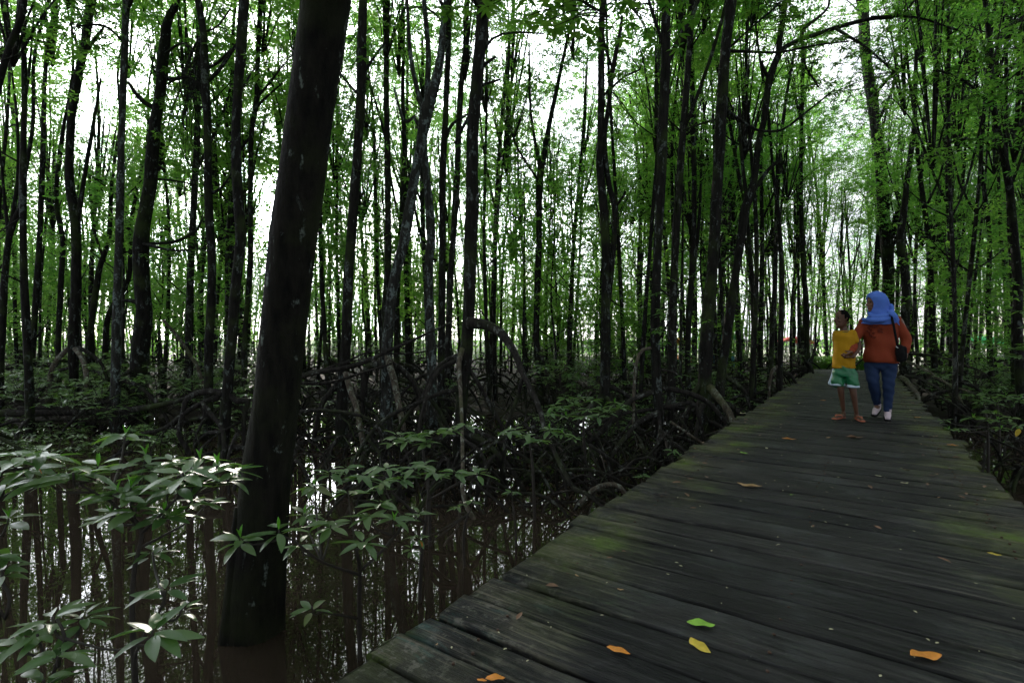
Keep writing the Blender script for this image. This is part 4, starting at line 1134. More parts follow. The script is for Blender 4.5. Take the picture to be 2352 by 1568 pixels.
T['t'] = tree('dark trunk nearest the right edge of the photo, running up out of frame', [(2258, -20, 12), (2262, 0, 12), (2273, 100, 14), (2283, 250, 15), (2303, 350, 18), (2318, 425, 20), (2328, 525, 22), (2337, 650, 24), (2338, 784, 25), (2345, 880, 27)], 9.5,
    branches=[[(2320, 430, 9), (2340, 380, 8), (2365, 300, 6)]], crown=0)

# ------------------------------------------------------------------ the crowded thin trees behind
protos = []
for i in range(16):
    me, top = THIN[i % 8]
    r_ = thing('thin_mangrove_tree', 'x', 'tree')
    put('trunk', me, r_)
    ci = (i * 3 + i // 8) % 7
    cr = put('crown', SPARSE[ci], r_, (top[0], top[1], top[2] - (0.2, 1.2, 2.4)[i % 3]), (0, 0, i * 1.3))
    put('limbs', TWIGS[ci], cr)
    put('crown', LOWC[i % 3], r_, (top[0] * .35, top[1] * .35, 2.3 + (i * 7 % 5) * .65), (0, 0, i * 2.3))
    for k_ in range(3):
        put('prop_root', ROOTS[(i + k_) % 6], r_, (0, 0, 0), (0, 0, k_ * 2.1 + i))
    protos.append(r_)
spots = []
traced_xy = [tuple(t_.location[:2]) for t_ in T.values()]
def ok_spot(x, y, md):
    off = x * DY - y * DX; s_ = x * DX + y * DY
    if -1.9 < off < 1.45 and s_ < 26: return False
    for a in spots:
        if (a[0] - x) ** 2 + (a[1] - y) ** 2 < md * md: return False
    for a in traced_xy:
        if (a[0] - x) ** 2 + (a[1] - y) ** 2 < .8: return False
    return True
random.seed(21)
def try_fill(n, d0, d1, md, x0=-1.1, x1=1.1, pw=1.6):
    c_ = 0; it = 0
    while c_ < n and it < 20000:
        it += 1
        d = d0 + (d1 - d0) * random.random() ** (1 / pw)
        u = random.uniform(x0, x1)
        x = u * d
        px = 1176 + u * F
        if d < 28 and 572 < px < 650 and random.random() < .85: continue
        if d < 22 and 0 < px < 1050 and random.random() < .5: continue     # the gap where the low sun shines through
        if px > 1750 and d > 26: continue
        if ok_spot(x, d, md): spots.append((x, d)); c_ += 1
    return c_
try_fill(34, 11.5, 16, 1.1)
try_fill(76, 14, 22, .95)
try_fill(84, 20, 30, .9)
try_fill(48, 12, 27, .9, .25, 1.1)
try_fill(10, 11, 20, .8, -.62, -.36)
try_fill(10, 8.6, 13, .9, .25, 1.05)
def zone(px, d):
    if px < 500: s_ = 'left of the huge leaning trunk'
    elif px < 800: s_ = 'behind the huge leaning trunk'
    elif px < 1150: s_ = 'behind the middle trunks with arching roots'
    elif px < 1550: s_ = 'in the centre right of the arching root'
    elif px < 1900: s_ = 'left of the far end of the boardwalk'
    else: s_ = 'on the right beyond the two walkers'
    return s_
for n_, (x, y) in enumerate(spots):
    o = copy_tree(random.choice(protos))
    o.location = (x, y, ground_z(x, y)); o.rotation_euler = (random.uniform(-.05, .05), random.uniform(-.05, .05), random.random() * 6.28)
    s_ = random.uniform(.85, 1.2); o.scale = (s_, s_, s_ * random.uniform(.92, 1.12))
    px_ = 1176 + x / y * F
    if random.random() < (.75 if px_ > 1450 else .35):
        for ch in [q for q in o.children if q.data in LOWC]: bpy.data.objects.remove(ch)
    z_ = zone(1176 + x / y * F, y)
    nf = 'nearer' if y < 17 else 'farther'
    o['label'] = ('slim mangrove in the nearer crowd ' if y < 17 else 'very thin mangrove in the farther crowd ') + z_
    o['group'] = nf + ' crowd of thin trees ' + z_
# trees to the sides of and behind the camera, added so their crowns shade the boardwalk
side = [(-4.5, 1.5), (-6.5, 5.5), (-3.2, -2.5), (2.8, -1.8), (4.5, 2.2), (6.5, 5.2), (-1.0, -4.8), (5.5, -3.5), (9.5, 8.0), (-8.5, 9.0), (-7, -2), (1.5, -6.5), (8.5, 1.5), (-5.5, -6), (7.8, 6.2), (-2.2, 1.2), (3.6, .4)]
side_lab = 'mangrove standing outside the picture, added so its crown shades the boardwalk'
for k_, (x, y) in enumerate(side):
    o = copy_tree(protos[k_ % 16]); o.location = (x, y, ground_z(x, y)); o.rotation_euler = (0, 0, k_ * 1.9); o.scale = (1.15, 1.15, 1.0)
    o['label'] = side_lab; o['group'] = 'trees around the camera'
    for ch in [q for q in o.children if q.data in LOWC]: bpy.data.objects.remove(ch)

# young trees under the canopy
yp = []
for i in range(6):
    random.seed(600 + i)
    H = 2.6 + i * .5
    g = Geo()
    tube(g, [(0, 0, -.3), (.06, .02, H * .3), (-.05, .06, H * .6), (.04, 0, H)], [.03, .026, .02, .012], 6, .3, .12)
    for q in range(5):
        a = random.random() * 6.28; z = H * random.uniform(.35, .9)
        tube(g, [(0, 0, z), (math.cos(a) * .35, math.sin(a) * .35, z + .25), (math.cos(a) * .8, math.sin(a) * .8, z + .6)], [.014, .010, .005], 5, .2, .1)
    tm = make_mesh('trunk', g, M['bark_thin'])
    cm, cl_ = crown_mesh(640 + i, 400, 1.05, 1.35, .10)
    r_ = thing('young_mangrove', 'x', 'young tree')
    put('trunk', tm, r_); put('crown', cm, r_, (0, 0, H * .85)); yp.append(r_)
random.seed(44); yn = 0; it = 0
while yn < 125 and it < 20000:
    it += 1
    d = random.uniform(12.5, 29); u = random.uniform(-1.1, 1.1)
    px = 1176 + u * F; x = u * d
    if px > 1650 and (d > 22 or random.random() < .45): continue
    if 560 < px < 655: continue
    off = x * DY - d * DX
    if -2.4 < off < 2.0 and x * DX + d * DY < 24: continue
    if any((a[0] - x) ** 2 + (a[1] - d) ** 2 < .5 for a in spots): continue
    spots.append((x, d))
    o = yp[yn] if yn < 6 else copy_tree(random.choice(yp[:6]))
    o.location = (x, d, ground_z(x, d)); o.rotation_euler = (0, 0, random.random() * 6.28); q = random.uniform(.8, 1.3); o.scale = (q, q, q)
    z_ = zone(px, d)
    o['label'] = 'low leafy young mangrove ' + z_; o['group'] = 'young mangroves ' + z_
    yn += 1

for p_ in protos:
    for ch in list(p_.children_recursive): bpy.data.objects.remove(ch)
    bpy.data.objects.remove(p_)
# far wood as one mass
random.seed(5); rng = np.random.default_rng(5)
g = Geo(); gl = Geo()
for _ in range(640):
    d = random.uniform(28, 52); u = random.uniform(-1.12, 1.12); x = u * d
    if u > .5: d = random.uniform(36, 58); x = u * d
    px = 1176 + u * F
    if d > 44 and random.random() < .3: continue
    gz = -.7; H = random.uniform(7.5, 11.5); ph = random.random() * 6; ln = random.uniform(-.8, .8)
    pts = [(x + ln * t * t + .2 * math.sin(t * 6 + ph), d + .2 * math.cos(t * 5 + ph), gz + H * t) for t in np.linspace(0, 1, 7)]
    r0 = random.uniform(.035, .075)
    tube(g, pts, [r0 * (1.2 - .7 * t) for t in np.linspace(0, 1, 7)], 5, 2.0, .1, smooth=False)
g_w = make_mesh('distant_wood', g, M['bark_thin'])
fw = put('distant_wood', g_w); tag(fw, 'far-off mass of thin trunks and leaves closing the view', 'wood', kind='stuff')
n = 125000
d = rng.uniform(27, 54, n); u = rng.uniform(-1.15, 1.15, n); d = np.where(u > .5, rng.uniform(38, 58, n), d)
zc = np.where(rng.random(n) < .16, rng.uniform(-.5, 1.2, n), rng.beta(1.15, 2.0, n) * 12.5 - .3)
# clump
P = np.stack([u * d, d, zc], 1)
cen = P[rng.integers(0, n, 1500)]
P = cen[rng.integers(0, 1500, n)] + rng.normal(size=(n, 3)) * np.array([.8, .8, .5])
az = rng.random(n) * 6.28; el = rng.normal(0, .5, n); L = rng.uniform(.16, .3, n)
dd = np.stack([np.cos(az) * np.cos(el), np.sin(az) * np.cos(el), np.sin(el)], 1)
s1 = np.stack([-np.sin(az), np.cos(az), rng.normal(0, .4, n)], 1)
sun_u, sun_e = P[:, 0] / P[:, 1] + .471, (P[:, 2] - CAMZ) / P[:, 1] - .265
right_low = (P[:, 0] / P[:, 1] > .45) & (P[:, 2] < 4.5) & (rng.random(n) < .65)
keep = ~right_low & ((sun_u / .055) ** 2 + (sun_e / .09) ** 2 > rng.uniform(.3, 1.2, n))
P, dd, L, s1 = P[keep], dd[keep], L[keep], s1[keep]; n = len(P)
V = np.stack([P, P + dd * (L * .5)[:, None] + s1 * (L * .24)[:, None], P + dd * L[:, None], P + dd * (L * .5)[:, None] - s1 * (L * .24)[:, None]], 1).reshape(-1, 3)
gl.v.append(V); gl.f.append(np.arange(n * 4).reshape(-1, 4)); gl.n = len(V); gl.t.append(np.repeat(rng.random(n), 4))
put('distant_leaves', make_mesh('distant_leaves', gl, M['crown'], False), fw)

# ------------------------------------------------------------------ root tangle on the mud
random.seed(77)
g = Geo()
cnt = 0
while cnt < 950:
    d = 5.6 + 9.5 * random.random() ** 1.2; u = random.uniform(-.75, 1.15); x = u * d
    if cnt % 3 == 0: u = random.uniform(-.30, .45); d = random.uniform(5.0, 8.5); x = u * d
    off = x * DY - d * DX
    ln = random.uniform(.35, 1.3)
    if -1.3 - ln * .5 < off < .85 + ln * .5: continue
    if u < -.45 and random.random() < .6: continue
    gz = max(ground_z(x, d), WATER - .1); a = random.random() * 6.28
    h = random.uniform(.06, .5); r_ = random.choice([.006, .008, .011, .015, .02])
    ca, sa = math.cos(a), math.sin(a); bow = random.uniform(-.2, .2)
    p = [(-.5 * ln, 0, -.15), (-.25 * ln, bow * .6, h * .7), (.02, bow, h), (.28 * ln, bow * .5, h * .55), (.5 * ln, -.05, -.15)]
    if random.random() < .35: p = [(-.5 * ln, 0, h * 1.6), (-.1 * ln, bow, h * 1.1), (.25 * ln, bow * .6, h * .5), (.5 * ln, 0, -.15)]
    tube(g, [(x + q[0] * ca - q[1] * sa, d + q[0] * sa + q[1] * ca, gz + q[2]) for q in p], [r_ * 1.2] + [r_] * (len(p) - 2) + [r_ * .7], 5, .14, .15)
    cnt += 1
tag(put('root_tangle', make_mesh('root_tangle', g, M['root'])), 'tangle of small dark stilt roots rising from mud and water', 'root tangle', kind='stuff')

# fallen wood
def log(label, name, pts, mat, cat, twigs=(), d=9):
    q = [at(p_[0], p_[1], p_[3] if len(p_) > 3 else d) for p_ in pts]
    o0 = q[0]
    g = Geo(); tube(g, [a - o0 for a in q], [p_[2] / F * (p_[3] if len(p_) > 3 else d) / 2 for p_ in pts], 10, .12, .14)
    o = put(name, make_mesh(name, g, M[mat]), None, o0)
    for t_ in twigs:
        qq = [at(p_[0], p_[1], p_[3] if len(p_) > 3 else d) for p_ in t_]
        g = Geo(); tube(g, [a - o0 for a in qq], [p_[2] / F * d / 2 for p_ in t_], 6, .1, .12)
        put('side_branch', make_mesh('side_branch', g, M[mat]), o)
    return tag(o, label, cat)
log('long mossy fallen log lying across the mud at the left', 'fallen_log', [(-60, 950, 17), (60, 948, 17), (160, 947, 16), (260, 944, 14), (340, 935, 13), (400, 922, 11), (440, 910, 9)], 'root', 'log',
    [[(40, 936, 6), (130, 937, 6), (175, 947, 5)], [(172, 948, 6), (176, 965, 6), (200, 985, 5), (245, 1010, 4)]], 9.3)
log('dead fallen branch slanting up to the right behind the leaning giant', 'fallen_branch', [(640, 900, 14), (700, 862, 13), (760, 850, 12), (820, 838, 11), (880, 812, 9), (950, 780, 6), (1040, 738, 3)], 'root', 'branch',
    [[(690, 870, 5), (780, 835, 4), (870, 820, 3)], [(760, 850, 5), (840, 810, 4), (900, 800, 3), (960, 760, 2)], [(690, 880, 8), (760, 878, 7), (820, 860, 6), (900, 835, 4)], [(820, 838, 4), (850, 800, 3), (870, 770, 2)], [(880, 812, 4), (960, 810, 3), (1030, 790, 2)]], 7.8)
log('dead grey branch leaning between thin stems at the far left', 'fallen_branch', [(375, 735, 6), (410, 775, 8), (440, 820, 8), (455, 845, 8), (470, 900, 6)], 'root_pale', 'branch', [], 11.5)
log('low horizontal dead branch over the mud right of the leaning giant', 'fallen_branch', [(690, 945, 8), (740, 942, 8), (800, 948, 8), (850, 962, 7), (890, 990, 6)], 'root', 'branch', [[(760, 944, 4), (800, 970, 4), (815, 1010, 3)]], 6.6)
log('red-brown bare root looping out of the water beside the boardwalk', 'looping_root', [(1330, 1160, 9), (1360, 1125, 10), (1395, 1112, 10), (1425, 1118, 10), (1442, 1150, 9), (1446, 1190, 8)], 'root_pale', 'root', [], 4.75)
log('dark branch lying half in the water near the boardwalk edge', 'fallen_branch', [(1290, 1080, 9), (1350, 1078, 8), (1400, 1092, 7), (1430, 1110, 8), (1460, 1120, 9)], 'root', 'branch', [[(1400, 1092, 5), (1440, 1075, 5), (1475, 1078, 4)]], 5.3)
log('thin curved twig bending down into the water below the middle trunk', 'bent_twig', [(1058, 1150, 6), (1050, 1215, 5), (1030, 1235, 5), (1012, 1275, 4), (1000, 1330, 4)], 'root_pale', 'twig', [], 4.2)

# ------------------------------------------------------------------ saplings in the foreground
random.seed(99)
def sapling(label, stems, ros, group='leafy saplings standing in the water', young=True):
    """stems: lists of (x, y, w, d); ros: (x, y, d, L)"""
    b = stems[0][0]; o0 = at(b[0], b[1], b[3]); o0[2] = min(o0[2], WATER)
    root = thing('mangrove_sapling', label, 'sapling', o0, 0, group)
    gs, gl, gy = Geo(), Geo(), Geo()
    nodes = []
    for st_ in stems:
        q = [at(p_[0], p_[1], p_[3]) - o0 for p_ in st_]
        if st_ is stems[0]:
            q.insert(0, np.array([0, 0, -.25])); 
            if q[1][2] < .02: q.pop(1)
        w_ = [p_[2] / F * p_[3] / 2 for p_ in st_]
        while len(w_) < len(q): w_.insert(0, w_[0] * 1.1)
        P = tube(gs, q, w_[:len(q)] if len(w_) > len(q) else w_, 8, .06, .12)
        nodes += list(P[len(P) // 3:])
    nodes = np.array(nodes)
    for (x, y, d, L) in ros:
        p_ = at(x, y, d) - o0
        c_ = nodes[nodes[:, 2] < p_[2] - .03] if (nodes[:, 2] < p_[2] - .03).any() else nodes
        k_ = c_[np.argmin(np.linalg.norm(c_ - p_, axis=1))]
        m1 = k_ * .6 + p_ * .4 + np.array([0, 0, -.02]); m2 = k_ * .25 + p_ * .75 + np.array([0, 0, -.03])
        tube(gs, [k_, m1, m2, p_], [.0055, .005, .004, .0035], 6, .05, .12)
        rosette(gl, p_, L, random.randint(7, 10), 7, young=gy if (young and random.random() < .35) else None)
    put('stem', make_mesh('stem', gs, M['stem']), root)
    put('foliage', make_mesh('foliage', gl, M['shrub']), root)
    if gy.n: [put('new_shoot', make_mesh('new_shoot', q, M['young']), root) for q in gy.each]
    return root
sapling('tall sapling spreading pale leaf whorls in front of the huge trunk, left side',
    [[(312, 1640, 12, 2.0), (305, 1450, 12, 2.0), (303, 1380, 11, 2.0), (310, 1300, 10, 2.0), (327, 1222, 9, 2.0), (308, 1190, 7, 2.0), (300, 1160, 5, 2.0)], [(327, 1222, 8, 2.0), (380, 1170, 7, 2.0), (425, 1120, 6, 2.05), (440, 1070, 4, 2.1)], [(310, 1200, 6, 2.0), (250, 1150, 5, 1.95), (180, 1110, 4, 1.85)]],
    [(168, 1085, 1.8, .145), (105, 1100, 1.8, .12), (225, 1070, 1.9, .12), (288, 1000, 2.2, .11), (335, 1045, 2.2, .12), (420, 1085, 2.0, .15), (500, 1068, 2.1, .13), (540, 1075, 2.15, .11), (300, 1120, 2.0, .13), (312, 1165, 1.95, .15), (378, 1180, 2.0, .12), (440, 1150, 2.1, .11), (465, 1110, 2.1, .12), (385, 1120, 2.1, .12), (350, 1075, 2.15, .12), (255, 1180, 2.0, .10), (480, 1150, 2.3, .09), (460, 1055, 2.2, .12), (395, 1060, 2.2, .11), (520, 1095, 2.2, .11), (410, 1115, 2.0, .13), (330, 1095, 2.1, .12), (270, 1130, 1.95, .12)])
sapling('sapling at the left edge with long narrow pale leaves',
    [[(-60, 1640, 10, 1.75), (-40, 1400, 9, 1.75), (-30, 1250, 8, 1.75), (-10, 1120, 6, 1.75), (10, 1080, 4, 1.75)]],
    [(45, 1045, 1.75, .14), (98, 1040, 1.85, .13), (-10, 1065, 1.75, .15), (10, 1115, 1.8, .12), (60, 1080, 1.9, .12), (20, 1190, 1.8, .10), (-20, 1280, 1.6, .10)])
sapling('low sapling with broad dark green whorls in the bottom left corner',
    [[(120, 1700, 9, 1.5), (118, 1560, 9, 1.5), (150, 1470, 8, 1.5), (130, 1420, 5, 1.5)], [(150, 1465, 7, 1.5), (200, 1480, 6, 1.5), (270, 1492, 5, 1.5), (345, 1465, 4, 1.5)]],
    [(352, 1445, 1.5, .115), (120, 1415, 1.55, .11), (190, 1415, 1.6, .10), (85, 1455, 1.5, .09), (135, 1505, 1.45, .10), (40, 1465, 1.5, .08), (100, 1560, 1.4, .10)])
sapling('small dark-leaved sapling between the corner one and the huge trunk',
    [[(310, 1700, 8, 1.8), (312, 1500, 8, 1.8), (360, 1420, 6, 1.8), (378, 1370, 4, 1.8)]],
    [(380, 1355, 1.8, .12), (350, 1268, 2.05, .09), (420, 1395, 1.8, .07)])
sapling('bare crooked black stem with a few leaves at the very left edge',
    [[(-10, 1470, 9, 1.6), (12, 1420, 9, 1.6), (22, 1375, 9, 1.6), (10, 1345, 8, 1.6), (-15, 1325, 6, 1.6)]], [(5, 1308, 1.6, .09)], young=False)
sapling('sapling with broad yellowish whorls just right of the huge trunk',
    [[(828, 1515, 11, 2.72), (825, 1400, 10, 2.7), (827, 1310, 9, 2.65), (818, 1260, 7, 2.55)], [(827, 1320, 7, 2.65), (740, 1290, 6, 2.5), (680, 1245, 5, 2.35), (640, 1225, 4, 2.3)], [(827, 1310, 7, 2.65), (880, 1262, 6, 2.7), (930, 1200, 5, 2.75)], [(824, 1420, 6, 2.7), (770, 1410, 5, 2.6), (722, 1400, 4, 2.4)]],
    [(835, 1238, 2.5, .165), (760, 1205, 2.6, .13), (905, 1195, 2.7, .13), (872, 1155, 2.8, .13), (800, 1130, 2.8, .14), (960, 1175, 2.8, .09), (722, 1115, 2.9, .11), (640, 1215, 2.3, .13), (552, 1235, 2.2, .13), (716, 1392, 2.4, .10), (700, 1180, 2.8, .11), (845, 1185, 2.7, .13), (690, 1250, 2.45, .10), (880, 1105, 3.0, .12)])
sapling('wide sapling with overlapping grey-green whorls below the middle trunk',
    [[(962, 1390, 9, 3.3), (968, 1280, 8, 3.3), (980, 1180, 7, 3.3), (985, 1100, 5, 3.3)], [(975, 1200, 6, 3.3), (900, 1130, 5, 3.2), (850, 1100, 4, 3.1)], [(982, 1150, 5, 3.3), (1050, 1110, 5, 3.3), (1090, 1090, 4, 3.3)]],
    [(830, 1090, 3.1, .13), (890, 1075, 3.2, .13), (950, 1075, 3.3, .13), (1000, 1085, 3.3, .13), (1045, 1082, 3.3, .12), (1097, 1085, 3.3, .13), (795, 1075, 3.2, .10), (760, 1085, 3.1, .10), (920, 1095, 3.2, .12), (975, 1062, 3.5, .11), (870, 1120, 3.1, .11)])
sapling('small bright sapling low in the water right of the middle one',
    [[(1070, 1300, 6, 3.8), (1065, 1230, 6, 3.8), (1075, 1180, 4, 3.8)]], [(1085, 1150, 3.7, .08), (960, 1230, 3.0, .07), (945, 1260, 2.9, .07), (1050, 1160, 3.7, .07)])
sapling('sapling of long drooping whorls left of the pale hanging root',
    [[(988, 1254, 8, 4.2), (985, 1150, 7, 4.2), (975, 1060, 6, 4.2), (970, 1010, 4, 4.2)]],
    [(912, 1000, 4.1, .15), (955, 995, 4.2, .15), (1000, 990, 4.2, .15), (1070, 975, 4.3, .13), (980, 1015, 4.1, .13), (935, 1010, 4.0, .13), (1030, 985, 4.3, .12), (900, 1012, 4.1, .12)])
sapling('sapling of bright green whorls right of the pale hanging root',
    [[(1230, 1194, 8, 4.8), (1225, 1100, 7, 4.8), (1220, 1040, 5, 4.8), (1215, 1010, 4, 4.8)]],
    [(1168, 992, 4.7, .15), (1212, 1000, 4.7, .15), (1262, 985, 4.8, .14), (1292, 995, 4.8, .13), (1318, 1005, 4.9, .10), (1240, 1012, 4.6, .14), (1185, 985, 4.9, .12)])
sapling('dense sapling in front of the twin-stemmed trunk', 
    [[(1345, 1090, 8, 6.3), (1342, 1020, 7, 6.3), (1340, 970, 5, 6.3), (1345, 950, 4, 6.3)]],
    [(x_, y_, 6.3 + (935 - y_) * .02, .15) for x_, y_ in ((1262, 950), (1290, 935), (1320, 928), (1350, 940), (1382, 938), (1412, 925), (1340, 958), (1300, 955), (1375, 955), (1275, 930), (1400, 945), (1330, 912), (1360, 918), (1300, 915), (1425, 935))])
for lb, st_, rs in (('seedling close to the mossy edge of the boardwalk, the farther of two', [(1546, 1075, 5, 5.9), (1545, 1045, 4, 5.9)], [(1546, 1035, 5.9, .11), (1560, 1045, 5.9, .09)]),
                    ('seedling close to the mossy edge of the boardwalk, the nearer of two', [(1476, 1140, 5, 5.0), (1474, 1105, 4, 5.0)], [(1474, 1092, 5.0, .09)]),
                    ('lone tiny seedling in open water below the great arching root', [(1185, 1230, 5, 4.2), (1178, 1160, 4, 4.2)], [(1176, 1130, 4.2, .09)])):
    sapling(lb, [st_], rs, 'seedlings dotted in open water')
sapling('sapling with flat green whorls low at the right edge beside the boardwalk',
    [[(2270, 1040, 6, 6.2), (2268, 980, 5, 6.2), (2265, 950, 4, 6.2)]], [(2235, 958, 6.1, .13), (2262, 962, 6.2, .13), (2292, 965, 6.1, .13), (2205, 985, 5.9, .10), (2320, 960, 6.0, .12), (2180, 985, 5.8, .09), (2170, 965, 6, .08), (2280, 945, 6.4, .12), (2340, 975, 5.8, .12), (2300, 985, 5.7, .11)])
sapling('sapling with upper layer of green whorls at the right edge',
    [[(2295, 1000, 6, 7.2), (2292, 950, 5, 7.2), (2290, 915, 4, 7.2)]], [(2240, 908, 7.1, .14), (2275, 912, 7.2, .14), (2310, 908, 7.2, .14), (2345, 915, 7.0, .14), (2290, 925, 6.9, .13), (2370, 905, 7, .13), (2255, 920, 7.0, .12)])
sapling('tall sapling at the right edge whose flat leaves cross the far trunks',
    [[(2400, 1010, 6, 6.5), (2390, 900, 5, 6.5), (2370, 830, 4, 6.5)]], [(2290, 798, 6.6, .15), (2330, 800, 6.5, .15), (2360, 792, 6.4, .15), (2345, 820, 6.3, .14), (2310, 815, 6.6, .13), (2345, 715, 6.0, .14), (2370, 750, 6.1, .13)], young=False)

# understory bushes
shp = []
for i, (a, b) in enumerate(SHRUBS):
    r_ = thing('understory_shrub', 'x', 'shrub'); put('stem', a, r_); put('foliage', b, r_); shp.append(r_)
random.seed(31)
sp2 = []
def shrub_zone(n_, px0, px1, d0, d1, kinds, sc0, sc1, lab, zlift=0):
    c_ = 0; it = 0
    while c_ < n_ and it < 5000:
        it += 1
        d = random.uniform(d0, d1); px = random.uniform(px0, px1); x = (px - 1176) / F * d
        off = x * DY - d * DX; s0_ = x * DX + d * DY
        if -1.9 < off < 1.5 and s0_ < 21: continue
        if any((q[0] - x) ** 2 + (q[1] - d) ** 2 < .12 for q in sp2): continue
        sp2.append((x, d, random.choice(kinds), random.uniform(sc0, sc1), lab)); c_ += 1
shrub_zone(84, -100, 620, 9.2, 15, [0, 1, 2, 3], .8, 1.25, 'leafy knee-high shrub in the carpet of bushes at the left behind the fallen log')
shrub_zone(22, -60, 500, 7.6, 9.2, [3, 4], .7, 1.0, 'low shrub growing close around the fallen log at the left')
shrub_zone(14, 640, 1060, 10.5, 15, [0, 1, 3], .7, 1.0, 'low shrub behind the fallen branch right of the huge trunk')
shrub_zone(30, 1250, 1640, 9.6, 17, [0, 1, 2], .9, 1.5, 'bushy shrub in the thicket behind the twin-stemmed trunk')
shrub_zone(16, 1240, 1460, 8.3, 10.0, [1, 2, 3], .5, .7, 'pale low shrub between the middle trunks and the black trunk')
shrub_zone(26, 1620, 1880, 9.5, 20, [0, 1, 3], .6, .95, 'low shrub among roots along the left side of the boardwalk')
shrub_zone(44, 2090, 2450, 9.2, 18, [0, 1, 2, 3], .8, 1.2, 'shrub in the dark undergrowth right of the boardwalk')
shrub_zone(90, -100, 2300, 16, 25, [1, 2], 1.0, 1.7, 'distant shrub at the foot of the thin stems')
for n_, (x, d, k_, s_, lab) in enumerate(sp2):
    used = [q[2] for q in sp2[:n_]]
    o = shp[k_] if k_ not in used else copy_tree(shp[k_])
    o.location = (x, d, ground_z(x, d)); o.rotation_euler = (0, 0, random.random() * 6.28); o.scale = (s_, s_, s_)
    o['label'] = lab; o['group'] = 'shrubs: ' + lab.split(' ', 2)[2]
for i in range(5):
    if i not in [q[2] for q in sp2]:
        for ch in list(shp[i].children): bpy.data.objects.remove(ch)
        bpy.data.objects.remove(shp[i])

# leafy boughs hanging into the top of the frame: parts of the trees they grow on
def bough(tr, name, pts, ros, n_leaf=8):
    root = T[tr]; o0 = np.array(root.location)
    gs, gl = Geo(), Geo()
    P = tube(gs, [at(*p_[:2], p_[3]) - o0 for p_ in pts], [p_[2] / F * p_[3] / 2 for p_ in pts], 7, .08, .12)
    for (x, y, d, L) in ros:
        p_ = at(x, y, d) - o0
        k_ = P[np.argmin(np.linalg.norm(P - p_, axis=1))]
        tube(gs, [k_, (k_ + p_) / 2 + (0, 0, .05), p_], [.006, .005, .003], 5, .08, .1)
        rosette(gl, p_, L, n_leaf, 5, open_=.2)
    b_ = put('bough', make_mesh('bough', gs, M['bark']), root)
    put('bough_leaves', make_mesh('bough_leaves', gl, M['bough']), b_)
random.seed(12)
rs = [(random.gauss(1310, 75), random.uniform(-60, 95) - abs(random.gauss(0, 10)), random.uniform(4.2, 5.4), random.uniform(.12, .15)) for _ in range(34)]
bough('i', 'a', [(1108, 40, 12, 6.5), (1150, -30, 10, 6.0), (1230, -40, 8, 5.4), (1330, 0, 6, 4.8), (1400, 40, 4, 4.6)], rs)
rs = [(random.gauss(1035, 55), random.uniform(-70, 40), random.uniform(4.6, 5.6), random.uniform(.11, .14)) for _ in range(16)]
bough('i', 'a', [(1100, 20, 9, 6.5), (1060, -40, 7, 5.8), (1000, -20, 5, 5.2)], rs)
rs = [(random.gauss(1500, 70), random.uniform(-60, 110), random.uniform(5.6, 6.8), random.uniform(.11, .14)) for _ in range(24)]
bough('n', 'a', [(1529, 10, 8, 7.0), (1480, -30, 6, 6.6), (1450, 20, 4, 6.2)], rs)
